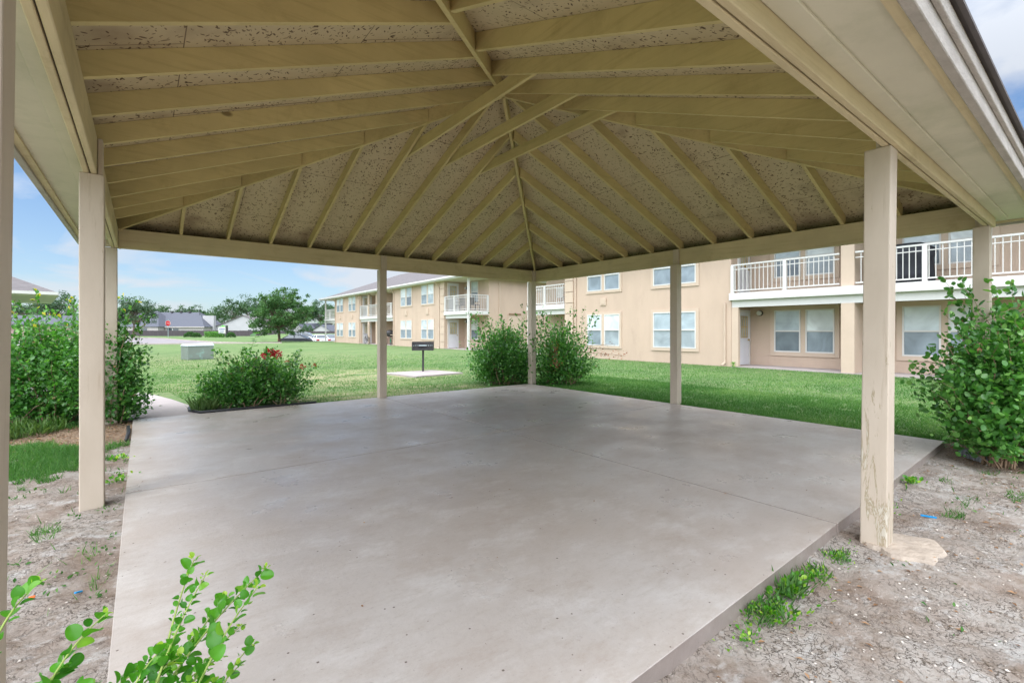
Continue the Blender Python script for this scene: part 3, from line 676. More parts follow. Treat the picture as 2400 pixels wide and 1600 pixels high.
# double board beams
for i in range(4):
    c, s = [(1, 0), (0, 1), (-1, 0), (0, -1)][i]
    fn = lambda u, w, z, c=c, s=s: (u * c - w * s, u * s + w * c, z)
    for w0, w1, ext in ((-A - .04, -A - .004, .04 if i % 2 == 0 else -.042), (-A + .004, -A + .04, -.042 if i % 2 == 0 else -.042)):
        MB(fn).box(-A - ext, A + ext, w0, w1, ZB, ZT).build('beam_board', M['beam_x' if i % 2 == 0 else 'beam_y'], pav, bevel=.005)
    MB(fn).box(-A + .045, A - .045, -A - .0038, -A + .0038, ZB + .02, ZT - .01).build('beam_gap_shade', M['joint'], pav)  # dark strip, shade of the gap between the boards put into colour
    # soffit, soffit moulding, fascia, drip edge
    zs = 2.55
    def ring(r0, r1, z0, z1):
        return MB(fn).hexa([(-r1, -r1, z0), (r1, -r1, z0), (r0, -r0, z0), (-r0, -r0, z0)], [(-r1, -r1, z1), (r1, -r1, z1), (r0, -r0, z1), (-r0, -r0, z1)])
    ring(A + .041, 4.265, zs, zs + .012).build('soffit', M['soffit'], pav)
    ring(A + .042, A + .13, zs - .018, zs - .001).build('moulding', M['soffit'], pav, bevel=.004)
    ring(4.225, 4.27, zs - .022, zs - .001).build('soffit_strip', M['beam'], pav)
    ring(4.271, 4.315, 2.505, 2.655).build('fascia', M['fascia'], pav, bevel=.004)
    ring(4.316, 4.34, 2.60, 2.675).build('drip_board', M['fascia'], pav, bevel=.003)
    # roof deck and shingles
    zd = lambda r: zu(r) + RD
    def slope(r0, r1, za, th): 
        return MB(fn).hexa([(-r1, -r1, za(r1)), (r1, -r1, za(r1)), (r0, -r0, za(r0)), (-r0, -r0, za(r0))], [(-r1, -r1, za(r1) + th), (r1, -r1, za(r1) + th), (r0, -r0, za(r0) + th), (-r0, -r0, za(r0) + th)])
    slope(.001, 4.335, zd, .014).build('roof_deck', M['deck'], pav)
    slope(.001, 4.375, lambda r: zd(r) + .0165, .016).build('shingles', M['shingle'], pav)
    # common and jack rafters of this slope; slope 0 faces the near right side
    off = [3.52 - CX, 4.73 - CY, -(3.52 - CX), -(4.84 - CY)][i]
    for k in range(-6, 7):
        u = off + k * .611
        if abs(u) > IN - .12: continue
        r0 = max(abs(u) + .035, .03); r1 = A + .036; t = .019
        if k == 6 or k == -6: continue
        b = MB(fn); wob = random.uniform(-.004, .004)
        b.hexa([(u - t, -r1, zu(r1) if False else zu(IN)), (u + t, -r1, zu(IN)), (u + t, -IN, zu(IN) - .001), (u - t, -IN, zu(IN) - .001)],
               [(u - t, -r1, zu(r1) + RD - .002), (u + t, -r1, zu(r1) + RD - .002), (u + t, -IN, zu(IN) + RD - .002), (u - t, -IN, zu(IN) + RD - .002)])
        b.hexa([(u - t, -IN, zu(IN) + wob), (u + t, -IN, zu(IN) + wob), (u + t, -r0, zu(r0) + wob), (u - t, -r0, zu(r0) + wob)],
               [(u - t, -IN, zu(IN) + RD - .002), (u + t, -IN, zu(IN) + RD - .002), (u + t, -r0, zu(r0) + RD - .002), (u - t, -r0, zu(r0) + RD - .002)])
        b.build('rafter', M['rafter_y' if i % 2 == 0 else 'rafter_x'], pav)
# hips
for sx, sy in ((1, 1), (-1, 1), (-1, -1), (1, -1)):
    b = MB(); t = .019 / math.sqrt(2) * 1.0
    def hp(r, side, z): return (sx * r + side * t * sy * 1.0, sy * r - side * t * sx * 1.0, z)
    r1, r0 = IN + .0, .012
    b.hexa([hp(r1, -1, zu(r1) - .028), hp(r1, 1, zu(r1) - .028), hp(r0, 1, zu(r0) - .028), hp(r0, -1, zu(r0) - .028)],
           [hp(r1, -1, zu(r1) + RD - .006), hp(r1, 1, zu(r1) + RD - .006), hp(r0, 1, zu(r0) + RD - .006), hp(r0, -1, zu(r0) + RD - .006)])
    b.build('hip_rafter', M['rafter'], pav)
# collar ties running across the span
for x, hn in ((2.93, 1.40), (3.54, 1.52), (4.15, 1.56)):
    u = x - CX - .02 + .038; half = 1.42; z0 = 3.735; h = .14
    b = PB(); rt = (z0 + h - zu(0)) / -SL; rt = max(half - .30, .3)
    b.hexa([(u, -hn, z0), (u + .038, -hn, z0), (u + .038, half, z0), (u, half, z0)],
           [(u, -hn + .24, z0 + h), (u + .038, -hn + .24, z0 + h), (u + .038, half - .20, z0 + h), (u, half - .20, z0 + h)])
    b.build('collar_tie', M['rafter_y'], pav, bevel=.003)
# post tops at the two corners carry short blocks
MB().box(CX - .08, CX + .08, 0, 0, 0, 0)

# ------------------------------------------------------------------ apartment buildings
def facade(X): return lambda u, w, z: (X - w, u, z)       # a wall facing -x; u runs along y, w comes out of the wall
def endwall(Y): return lambda u, w, z: (u, Y - w, z)      # a wall facing -y; u runs along x
WR = random.Random(12)
def window(parent, fn, u0, u1, z0, z1, n=2, trim=.10, sash=True, arch=False, vis_top=None):
    """frame is the part; panes and stucco trim are its sub-parts"""
    f = MB(fn); w = .045
    lo, hi = min(u0, u1), max(u0, u1); parts_u = []
    gap = .16 if n == 2 else 0; pw = (hi - lo - gap * (n - 1)) / n
    for i in range(n):
        a = lo + i * (pw + gap); b_ = a + pw; parts_u.append((a, b_))
        f.box(a, a + w, .0, .05, z0, z1).box(b_ - w, b_, .0, .05, z0, z1).box(a + w, b_ - w, .0, .05, z0, z0 + w).box(a + w, b_ - w, .0, .05, z1 - w, z1)
        zm = (z0 + z1) / 2; f.box(a + w, b_ - w, .0, .056, zm - .025, zm + .025)
    fr = f.build('window', M['white'], parent)
    zm = (z0 + z1) / 2; base_pick = WR.random()
    for a, b_ in parts_u:
        k = WR.random() * .5 + base_pick * .5
        MB(fn).box(a + w, b_ - w, .005, .022, zm + .025, z1 - w).build('upper_pane', M['glass_up' if k < .45 else 'glass_up2' if k < .68 else 'glass_up3'], fr)
        MB(fn).box(a + w, b_ - w, .005, .018, z0 + w, zm - .025).build('lower_pane', M['glass_low' if k < .5 else 'glass_low3' if WR.random() < .4 else 'glass_low2'], fr)
    if n == 2:
        MB(fn).box(parts_u[0][1], parts_u[1][0], .001, .03, z0, z1).build('mullion', M['stucco_trim'], fr)
    t = MB(fn)
    t.box(lo - trim, lo, .001, .035, z0 - trim, z1 + trim).box(hi, hi + trim, .001, .035, z0 - trim, z1 + trim)
    t.box(lo, hi, .001, .035, z1, z1 + trim).box(lo, hi, .001, .042, z0 - trim, z0)
    t.build('window_trim', M['stucco_trim'], fr)
    return fr
def door(parent, fn, u0, u1, z0, z1, low_panel=True, knob_side=1):
    lo, hi = min(u0, u1), max(u0, u1)
    fr = MB(fn).box(lo, lo + .09, 0, .05, z0, z1).box(hi - .09, hi, 0, .05, z0, z1).box(lo + .09, hi - .09, 0, .05, z1 - .09, z1).build('door', M['white'], parent)
    MB(fn).box(lo + .09, hi - .09, .003, .03, z0 + .02, z1 - .09).build('door_leaf', M['door'], fr)
    zm = z0 + (z1 - z0) * .50; p = MB(fn).box(lo + .2, hi - .2, .03, .036, zm, z1 - .24); p.build('door_pane', M['door_glass'], fr)
    g = MB(fn)
    for t in (.0, .333, .667, 1.0):
        uu = lo + .2 + (hi - lo - .4) * t; g.box(uu - .012, uu + .012, .036, .044, zm, z1 - .24)
    for t in (0, .5, 1.0):
        zz = zm + (z1 - .24 - zm) * t; g.box(lo + .2, hi - .2, .037, .043, zz - .012, zz + .012)
    g.build('glazing_bars', M['brass'], fr)
    ku = hi - .15 if knob_side > 0 else lo + .15
    MB(fn).disc((ku, .06, z0 + .95), .03, 'y', .05, 10).build('knob', M['brass'], fr)
    return fr
def railing(parent, fn, u0, u1, z0, z1, posts=(), w=0.0, name='railing'):
    lo, hi = min(u0, u1), max(u0, u1); b = MB(fn)
    b.box(lo, hi, w - .03, w + .03, z1 - .05, z1); b.box(lo, hi, w - .014, w + .014, z1 - .20, z1 - .175); b.box(lo, hi, w - .018, w + .018, z0 + .07, z0 + .11)
    n = int((hi - lo) / .14)
    for i in range(1, n):
        u = lo + (hi - lo) * i / n; b.box(u - .0095, u + .0095, w - .010, w + .010, z0 + .11, z1 - .05)
    r = b.build(name, M['white'], parent)
    for u in posts: MB(fn).box(u - .055, u + .055, w - .055, w + .055, z0, z1 - .052).build('railing_post', M['white'], r)
    return r
def downspout(parent, fn, u, z0, z1, w0=.05, elbow=True):
    b = MB(fn); pts = []
    if elbow: b.tube([(u, w0 + .45, z1 + .12), (u, w0 + .30, z1 + .02), (u, w0 + .05, z1 - .22), (u, w0, z1 - .35), (u, w0, z0 + .2), (u, w0 + .02, z0 + .1), (u, w0 + .22, z0 + .03)], .042, 6)
    else: b.tube([(u, w0, z1), (u, w0, z0 + .2), (u, w0 + .02, z0 + .1), (u, w0 + .22, z0 + .03)], .042, 6)
    return b.build('downspout', M['stucco_trim'], parent)
def pilaster(parent, fn, u0, u1, z0, z1, w=.06):
    lo, hi = min(u0, u1), max(u0, u1); b = MB(fn); n = 9; h = (z1 - z0) / n
    for i in range(n): b.box(lo, hi, 0.0, w, z0 + i * h + (.03 if i else 0), z0 + (i + 1) * h)
    return b.build('pilaster', M['stucco_trim'], parent)
def vent_panel(parent, fn, u0, u1, z0, z1):
    return MB(fn).box(min(u0, u1), max(u0, u1), 0, .045, z0, z1).box(min(u0, u1) + .05, max(u0, u1) - .05, .045, .06, z0 + .05, z1 - .05).build('wall_vent', M['stucco_trim'], parent)
def lamp(parent, fn, u, z):
    l = MB(fn).disc((u, .05, z), .10, 'y', .08, 16).build('wall_lamp', M['black'], parent); MB(fn).disc((u, .12, z), .085, 'y', .08, 16).build('lamp_globe', M['white'], l); return l
def slabwall(parent, x0, x1, y0, y1, z0, z1, m=None, name='wall'): return MB().box(x0, x1, y0, y1, z0, z1).build(name, m or M['stucco'], parent)

EV = 5.0        # eave height
def hip_roof(parent, x0, x1, y0, y1, z, pitch=.42, over=.5, m=None, name='roof'):
    x0 -= over; x1 += over; y0 -= over; y1 += over; hw = min(x1 - x0, y1 - y0) / 2; zr = z + hw * pitch
    if x1 - x0 < y1 - y0: r0, r1 = ((x0 + x1) / 2, y0 + hw), ((x0 + x1) / 2, y1 - hw)
    else: r0, r1 = (x0 + hw, (y0 + y1) / 2), (x1 - hw, (y0 + y1) / 2)
    v = [(x0, y0, z), (x1, y0, z), (x1, y1, z), (x0, y1, z), (*r0, zr), (*r1, zr)]
    f = [(0, 1, 4), (1, 2, 5, 4), (2, 3, 5), (3, 0, 4, 5), (3, 2, 1, 0)] if x1 - x0 < y1 - y0 else [(3, 0, 4), (0, 1, 5, 4), (1, 2, 5), (2, 3, 4, 5), (3, 2, 1, 0)]
    rf = MB().add(v, f).build(name, m or M['shingle'], parent)
    b = MB(); t = .03
    for zz0, zz1, o in ((z - .17, z - .004, 0), (z - .09, z + .03, t + .08)):
        b.box(x0 - t - o, x0 - o + (.08 if o else 0), y0 - t - o, y1 + t + o, zz0, zz1).box(x1 + o - (.08 if o else 0), x1 + t + o, y0 - t - o, y1 + t + o, zz0, zz1)
        b.box(x0 - o, x1 + o, y0 - t - o, y0 - o + (.08 if o else 0), zz0, zz1).box(x0 - o, x1 + o, y1 + o - (.08 if o else 0), y1 + t + o, zz0, zz1)
    b.build('gutter', M['white'], rf)
    MB().box(x0 + .004, x1 - .004, y0 + .004, y1 - .004, z - .16, z - .13).build('soffit', M['soffit'], rf)
    return rf

# --- nearer building, on the right
b1 = empty('apartment_building', (0, 0, 0), 0, 'tan stucco two storey apartment block at right, long white railed balcony facing the pavilion', 'building')
X1 = 17.0; XB = 18.4; f1 = facade(X1); fb = facade(XB); G = -.12
slabwall(b1, X1, X1 + 10, 8.7, 17.3, G, EV)                       # solid bay
slabwall(b1, XB, X1 + 10, -9, 8.695, G, EV, name='recess_wall')   # back of the recessed patios
slabwall(b1, X1, X1 + 10, -15, -9.005, G, EV)
slabwall(b1, XB, X1 + 10, 17.305, 20.3, G, EV, name='recess_wall')
MB().box(X1 - .02, XB, -9, 8.69, G, -.02).build('patio_floor', M['concrete2'], b1)
MB().box(X1 - .02, XB, 17.31, 20.3, G, -.02).build('patio_floor', M['concrete2'], b1)
for y0, y1 in ((4.90, 5.25), (-1.9, -1.55)):
    slabwall(b1, X1 + .02, XB - .002, y0, y1, -.02, 2.12, M['stucco_trim'], 'partition'); slabwall(b1, X1 + .02, XB - .002, y0, y1, 2.64, EV - .14, M['stucco_trim'], 'partition')
slabwall(b1, X1 + .02, X1 + .16, 8.45, 8.695, -.02, 2.12, M['stucco_trim'], 'column')
# balcony floors
def balcony(parent, y0, y1, front, back, z0=2.37, z1=2.63, cols=()):
    d = MB().box(front - .10, back - .002, y0, y1, z0, z1).build('balcony_floor', M['white'], parent, bevel=.01)
    MB().box(front + .04, front + .14, y0 + .02, y1 - .02, z0 - .25, z0 - .002).build('balcony_beam', M['white'], d)
    MB().box(front + .142, back - .003, y0 + .02, y1 - .02, z0 - .04, z0 - .003).build('balcony_ceiling', M['stucco_trim'], d)
    return d
balcony(b1, -8.99, 8.74, X1, XB); balcony(b1, 17.31, 20.28, X1, XB)
f1r = facade(X1 - .02)
railing(b1, f1r, 5.28, 8.68, 2.63, 3.67, (8.63, 6.85)); railing(b1, f1r, -1.5, 4.86, 2.63, 3.67, (4.1 - .85, 1.2)); railing(b1, f1r, -8.9, -1.95, 2.63, 3.67, (-4, -6.5))
railing(b1, f1r, 17.36, 20.22, 2.63, 3.67, (18.85, 20.17)); railing(b1, endwall(20.25), X1 + .05, XB - .05, 2.63, 3.67)
MB().box(X1 - .06, X1 + .06, 20.12, 20.24, -.02, 2.36).box(X1 - .06, X1 + .06, 20.12, 20.24, 2.635, EV - .2).build('corner_post', M['white'], b1)
window(b1, f1, 15.76, 13.81, .57, 2.03, 2, .11); window(b1, f1, 15.76, 13.81, 3.14, 4.55, 2, .11)
window(b1, f1, 12.03, 10.08, .57, 2.03, 2, .12); window(b1, f1, 12.03, 10.08, 3.14, 4.55, 2, .12)
vent_panel(b1, f1, 14.95, 14.60, 2.45, 2.80); pilaster(b1, f1, 17.29, 16.72, G, EV - .15)
downspout(b1, f1, 16.55, G, EV - .25); downspout(b1, f1, 8.92, G + .1, 2.3, elbow=False)
for (a, c) in ((7.78, 5.85), (4.05, 2.10), (-2.7, -4.6)):
    for z0, z1 in ((.5, 2.02), (3.2, 4.55)): window(b1, fb, a, c, z0, z1, 2, .14)
fd = endwall(8.697)
door(b1, fd, 17.46, 18.36, -.02, 2.05, knob_side=1); door(b1, fd, 17.46, 18.36, 2.66, 4.7, knob_side=1)
lamp(b1, fb, 8.28, 1.93); lamp(b1, fb, 8.28, 4.5); lamp(b1, fb, 1.0, 1.93)
fd2 = endwall(17.3)   # shadow side of the far recess
hip_roof(b1, X1, X1 + 10, -15, 20.3, EV)

# --- farther building
b2 = empty('apartment_building', (0, 0, 0), 0, 'farther tan stucco apartment block in the middle distance, its grey brown hip roof visible', 'building')
X2 = 17.3; f2 = facade(X2); YE = 26.8
slabwall(b2, X2, X2 + 13, 30.0, 39.0, G, EV); slabwall(b2, X2 + 1.65, X2 + 13, YE, 29.995, G, EV)
slabwall(b2, X2 + 1.6, X2 + 13, 39.005, 46.8, G, EV, name='recess_wall'); slabwall(b2, X2, X2 + 13, 46.805, 54.7, G, EV)
slabwall(b2, X2 + 1.6, X2 + 13, 54.705, 58.3, G, EV, name='recess_wall')
slabwall(b2, X2 + .05, X2 + 1.597, 42.7, 43.0, 2.64, EV - .14, M['stucco_trim'], 'partition'); slabwall(b2, X2 + .05, X2 + 1.597, 42.7, 43.0, -.02, 2.12, M['stucco_trim'], 'partition')
MB().box(X2 - .05, X2 + 1.64, YE - .1, 29.99, G, -.02).build('patio_floor', M['concrete2'], b2); MB().box(X2 - .05, X2 + 1.58, 39.01, 46.79, G, -.02).build('patio_floor', M['concrete2'], b2)
balcony(b2, YE, 29.99, X2, X2 + 1.64); balcony(b2, 39.01, 46.79, X2, X2 + 1.6); balcony(b2, 54.71, 58.3, X2, X2 + 1.6)
f2r = facade(X2 - .02)
railing(b2, f2r, YE + .08, 29.95, 2.63, 3.72, (29.9, 28.6)); railing(b2, endwall(YE + .03), X2 + .06, X2 + 1.62, 2.63, 3.72, (X2 + 1.56,))
railing(b2, f2r, 39.05, 46.75, 2.63, 3.72, (46.7, 44.8, 41.0, 39.3)); railing(b2, f2r, 54.75, 58.25, 2.63, 3.72, (58.2, 56.5))
MB().box(X2 - .06, X2 + .07, YE, YE + .13, -.02, 2.36).box(X2 - .06, X2 + .07, YE, YE + .13, 2.635, EV - .2).build('corner_post', M['white'], b2)
MB().box(X2 - .06, X2 + .07, 58.15, 58.28, -.02, 2.36).box(X2 - .06, X2 + .07, 58.15, 58.28, 2.635, EV - .2).build('corner_post', M['white'], b2)
MB().box(X2 - .05, X2 + .12, 44.5, 44.75, -.02, 2.12).box(X2 - .05, X2 + .12, 44.5, 44.75, 2.64, EV - .14).build('column', M['stucco_trim'], b2)
for (a, c) in ((33.6, 31.6), (37.35, 35.3), (50.15, 48.1), (54.0, 51.9)):
    window(b2, f2, a, c, .62, 2.10, 2, .09)
    window(b2, f2, a, c, 3.30, 4.80, 2, .09); vent_panel(b2, f2, (a + c) / 2 + .2, (a + c) / 2 - .2, 2.5, 2.95)
for u in (30.75, 38.75, 47.05, 54.5): downspout(b2, f2, u, G, EV - .25)
pilaster(b2, f2, 30.02, 30.62, G, EV - .15)
fr2 = facade(X2 + 1.6)
for yy in (30.0, 46.8):
    door(b2, endwall(yy), X2 + .22, X2 + 1.16, -.02, 2.08); door(b2, endwall(yy), X2 + .22, X2 + 1.16, 2.66, 4.75)
fe2 = endwall(28.394)
lamp(b2, facade(X2 + 1.65), 29.65, 1.95); lamp(b2, facade(X2 + 1.65), 29.65, 4.4)
window(b2, facade(X2 + 1.65), 29.0, 28.1, .62, 2.05, 1, .06); window(b2, facade(X2 + 1.65), 29.0, 28.1, 3.3, 4.8, 1, .06)
fe = endwall(YE)
b = MB(fe).tube([(X2 + 2.55, .05, 4.7), (X2 + 2.55, .05, .1)], .05, 8); b.build('downspout', M['stucco_trim'], b2)
MB(fe).box(X2 + 3.3, X2 + 4.5, 0, .05, .9, 2.45).build('blocked_opening', M['stucco_trim'], b2)
MB(fe).box(X2 + 3.35, X2 + 4.45, .052, .09, 2.38, 2.5).build('lintel', M['twig'], b2)
hip_roof(b2, X2, X2 + 13, YE, 58.3, EV, pitch=.40)
# cross hip over the middle of the far block
v = [(X2 - .5, 36.0, EV + .01), (X2 - .5, 50.5, EV + .01), (X2 + 6.75, 43.2, EV + 3.25), (X2 + 6.75, 50.5, EV + .5), (X2 + 6.75, 36, EV + .5)]

# things on balconies and patios
def patio_chair(loc, rz, m, label, group=None):
    c = empty('patio_chair', loc, rz, label, 'chair', group)
    MB().box(-.25, .25, -.24, .24, .40, .44).build('seat', m, c, bevel=.01)
    b = MB()
    for i in range(5): b.box(-.23 + i * .1, -.17 + i * .1, .22, .25, .44, .92)
    b.box(-.25, .25, .215, .255, .88, .95); b.build('backrest', m, c)
    for x in (-.23, .23):
        for y in (-.21, .21): MB().box(x - .018, x + .018, y - .018, y + .018, 0, .40).build('leg', m, c)
        MB().box(x - .03, x + .03, -.24, .22, .62, .65).build('armrest', m, c)
    return c
patio_chair((17.75, 18.3, 2.63), R(100), M['white'], 'white plastic patio chair on the near block balcony beside the centre post')
patio_chair((17.8, 17.75, 2.63), R(60), M['white'], 'second white patio chair on that balcony, nearer the grooved pilaster')
patio_chair((18.2, 27.4, 2.63), R(20), M['black'], 'black slatted chair behind the corner balcony railing of the far block')
patio_chair((17.8, 28.7, 2.63), R(-70), M['black'], 'black chair on the far block corner balcony, deeper towards the balcony door')
def covered_grill():
    g = empty('covered_grill', (17.6, 3.75, 2.63), 0, 'charcoal vinyl covered barbecue behind the long upper balcony railing', 'barbecue')
    rings = []
    for z, a, c in ((0.02, .62, .36), (.3, .6, .34), (.7, .58, .33), (.92, .66, .34), (1.0, .60, .30), (1.12, .42, .24), (1.18, .3, .15)):
        rings.append([(c * math.cos(t) * (1 + .05 * math.sin(5 * t + z * 4)), a * math.sin(t) * (1 + .05 * math.sin(6 * t)), z) for t in [2 * math.pi * i / 20 for i in range(20)]])
    MB().loft(rings).build('cover', M['cover'], g, smooth=True)
covered_grill()
def bicycle(loc, rz, m, label, sc=1.0):
    b = empty('bicycle', loc, rz, label, 'bicycle'); r = .33 * sc
    for x in (-.52 * sc, .52 * sc):
        w = MB().disc((x, 0, r), r, 'y', .035, 28, r - .035).build('wheel', M['tyre'], b)
        s = MB()
        for k in range(12): t = math.pi * 2 * k / 12; s.tube([(x, 0, r), (x + (r - .03) * math.cos(t), 0, r + (r - .03) * math.sin(t))], .003, 3)
        s.disc((x, 0, r), r - .03, 'y', .02, 28, r - .045); s.build('spokes', M['rim'], w)
    f = MB(); bb = (-.08 * sc, 0, .28 * sc); st = (-.2 * sc, 0, .72 * sc); hd = (.36 * sc, 0, .74 * sc)
    for a, c in ((bb, st), (st, hd), (bb, hd), ((-.52 * sc, 0, r), bb), ((-.52 * sc, 0, r), st), (hd, (.52 * sc, 0, r))): f.tube([a, c], .018 * sc, 6)
    f.build('frame', m, b)
    MB().box(-.32 * sc, -.08 * sc, -.06, .06, .80 * sc, .85 * sc).build('saddle', M['black'], b, bevel=.02)
    MB().tube([(hd[0], 0, hd[2]), (hd[0] - .03, 0, .95 * sc), (hd[0], -.25, 1.0 * sc)], .014, 6).tube([(hd[0] - .03, 0, .95 * sc), (hd[0], .25, 1.0 * sc)], .014, 6).build('handlebar', M['black'], b)
    return b
bicycle((17.25, 44.9, -.03), R(88), M['black'], 'dark bicycle leaning by the far block ground floor door, front wheel showing')
bicycle((17.5, 39.9, -.03), R(70), M['green_paint'], 'small green bicycle parked below the kettle grill on the far patio', .8)
def kettle():
    g = empty('kettle_grill', (17.75, 40.6, -.02), 0, 'black kettle barbecue with side shelf on the far block patio', 'barbecue')
    rg = lambda z, r: [(r * math.cos(t), r * math.sin(t), z) for t in [2 * math.pi * i / 18 for i in range(18)]]
    MB().loft([rg(.72, .12), rg(.80, .30), rg(.95, .42), rg(1.0, .43)]).build('bowl', M['black'], g, smooth=True)
    MB().loft([rg(1.005, .43), rg(1.12, .41), rg(1.28, .28), rg(1.36, .08)]).build('lid', M['black'], g, smooth=True)
    MB().box(-.2, .2, -1.05, -.42, .88, .92).build('side_shelf', M['stucco_trim'], g)
    for k in range(3): t = 2.1 * k; MB().tube([(.2 * math.cos(t), .2 * math.sin(t), .78), (.38 * math.cos(t), .38 * math.sin(t), 0)], .016, 6).build('leg', M['black'], g)
kettle()

# ------------------------------------------------------------------ park grill on its post
def park_grill():
    g = empty('park_grill', (7.0, 13.5, -.005), AZ - R(90) + R(6), 'black steel park grill on a single post over the small concrete pad', 'barbecue')
    # local x across the view
    w, d, h, z = .33, .20, .27, .66
    MB().box(-.03, .03, -.03, .03, 0, z).build('post', M['black'], g)
    MB().box(-w, w, -d, d, z, z + .012).build('firebox_floor', M['black'], g)
    t = .008
    b = MB().box(-w, w, d - t, d, z + .012, z + h)
    for s in (-1, 1): b.box(s * w - (t if s > 0 else 0), s * w + (0 if s > 0 else t), -d, d - t, z + .012, z + h)
    b.box(-w, w, -d, -d + t, z + .012, z + .06)
    b.build('firebox', M['black'], g)
    fl = MB()
    for s in (-1, 1):     # front corner returns with notches
        x0, x1 = (s * w, s * (w - .20)); lo, hi = min(x0, x1), max(x0, x1)
        fl.box(lo, hi, -d - .004, -d - .0005, z + .06, z + .085); fl.box(lo, hi, -d - .004, -d - .0005, z + h - .03, z + h)
        for k in range(4):
            fl.box(lo, lo + .035, -d - .004, -d - .0005, z + .085, z + h - .03) if k == 0 else None
            u = lo + .06 + (k - 1) * .055
            if k: fl.box(u - .0, u + .036, -d - .004, -d - .0005, z + .085, z + h - .03)
    fl.build('notched_plate', M['black'], g)
    gr = MB()
    for k in range(14): x = -w + .03 + k * (2 * w - .06) / 13; gr.tube([(x, -d + .02, z + .15), (x, d - .02, z + .15)], .005, 4)
    gr.tube([(-w + .02, -d + .02, z + .15), (w - .02, -d + .02, z + .15)], .007, 4).tube([(-w + .02, d - .02, z + .15), (w - .02, d - .02, z + .15)], .007, 4)
    gr.build('grate', M['galv'], g)
park_grill()

# utility cabinet on the lawn
def cabinet():
    c = empty('utility_cabinet', (1.62, 25.6, -.05), R(14), 'pale lidded green-grey utility cabinet standing on the lawn', 'utility box')
    MB().box(0, 1.05, 0, .85, 0, .62).build('housing', M['utility'], c, bevel=.015)
    MB().hexa([(-.03, -.03, .622), (1.08, -.03, .622), (1.08, .88, .622), (-.03, .88, .622)], [(.02, .02, .70), (1.03, .02, .74), (1.03, .83, .74), (.02, .83, .70)]).build('lid', M['utility_top'], c, bevel=.01)
    MB().box(.08, .97, -.008, -.001, .06, .56).build('access_door', M['utility'], c)
cabinet()

# ------------------------------------------------------------------ street things far off
def text_mesh(txt, size, name, m, parent, loc, rot, ext=.004):
    cu = bpy.data.curves.new(name, 'FONT'); cu.body = txt; cu.size = size; cu.extrude = ext; cu.align_x = 'CENTER'; cu.align_y = 'CENTER'
    o = bpy.data.objects.new(name + '_tmp', cu); COL.objects.link(o); dg = bpy.context.evaluated_depsgraph_get(); me = bpy.data.meshes.new_from_object(o.evaluated_get(dg))
    bpy.data.objects.remove(o); bpy.data.curves.remove(cu)
    me.materials.clear(); me.materials.append(m); q = bpy.data.objects.new(name, me); COL.objects.link(q); q.parent = parent; q.location = loc; q.rotation_euler = rot
    return q
p = polar(-.727, 88); sg = empty('stop_sign', (p.x, p.y, hz(p.x, p.y)), AZ - R(90), 'red octagonal stop sign on a grey pole beyond the road', 'road sign')
MB().tube([(0, .03, 0), (0, .03, 3.4)], .045, 6).build('pole', M['galv'], sg)
oc = [(.54 * math.cos(R(22.5 + 45 * i)), .54 * math.sin(R(22.5 + 45 * i))) for i in range(8)]
MB().hexa([(x, 0, 2.65 + z) for x, z in oc], [(x, -.02, 2.65 + z) for x, z in oc]).build('sign_border', M['white'], sg)
MB().hexa([(x * .93, -.021, 2.65 + z * .93) for x, z in oc], [(x * .93, -.03, 2.65 + z * .93) for x, z in oc]).build('sign_face', M['red'], sg)
text_mesh('STOP', .42, 'lettering', M['white'], sg, (0, -.034, 2.65), (R(90), 0, 0), .003)

def monument():
    p = polar(-.6115, 88); s = empty('monument_sign', (p.x, p.y, hz(p.x, p.y)), AZ - R(90), 'white and blue entrance sign board with green crest and thick black side post', 'sign')
    MB().box(.62, .92, -.15, .15, 0, 2.25).build('post', M['black'], s)
    MB().box(-.75, .60, -.06, .06, .75, 1.95).build('board', M['white'], s)
    b = MB()
    for z0, z1, x0, x1 in ((1.45, 1.62, -.62, .45), (1.12, 1.22, -.5, .3), (.90, .97, -.6, .4)): b.box(x0, x1, -.075, -.062, z0, z1)
    b.build('printed_band', M['sign_blue'], s)
    pts = [(-.8, 1.96), (-.3, 2.06), (0, 2.30), (.2, 2.18), (.55, 2.12), (.95, 2.10), (.95, 1.98), (-.8, 1.955)]
    MB().hexa([(x, -.08, z) for x, z in pts], [(x, .08, z) for x, z in pts]).build('crest', M['sign_green'], s)
monument()

def fence_run(l0, l1, d0, d1, z0, z1, label):
    a, c = polar(l0, d0), polar(l1, d1); L = (c - a).length; rz = math.atan2(c.y - a.y, c.x - a.x)
    f = empty('board_fence', (a.x, a.y, z0), rz, label, 'fence'); b = MB(); n = int(L / .30); r = random.Random(3)
    for i in range(n): b.box(i * .30, i * .30 + .28, 0, .03, 0, z1 - z0 + r.uniform(-.03, .03))
    b.build('boards', M['fence'], f); MB().box(0, L, .031, .08, .3, .4).box(0, L, .031, .08, z1 - z0 - .4, z1 - z0 - .3).build('rails', M['fence'], f)
fence_run(-.83, -.495, 152, 152, -.62, 1.22, 'long dark board fence in front of the grey roofed house beyond the road')
fence_run(-.495, -.36, 151, 158, -.3, 1.0, 'far dark board fence above the grassy bank behind the parked cars')

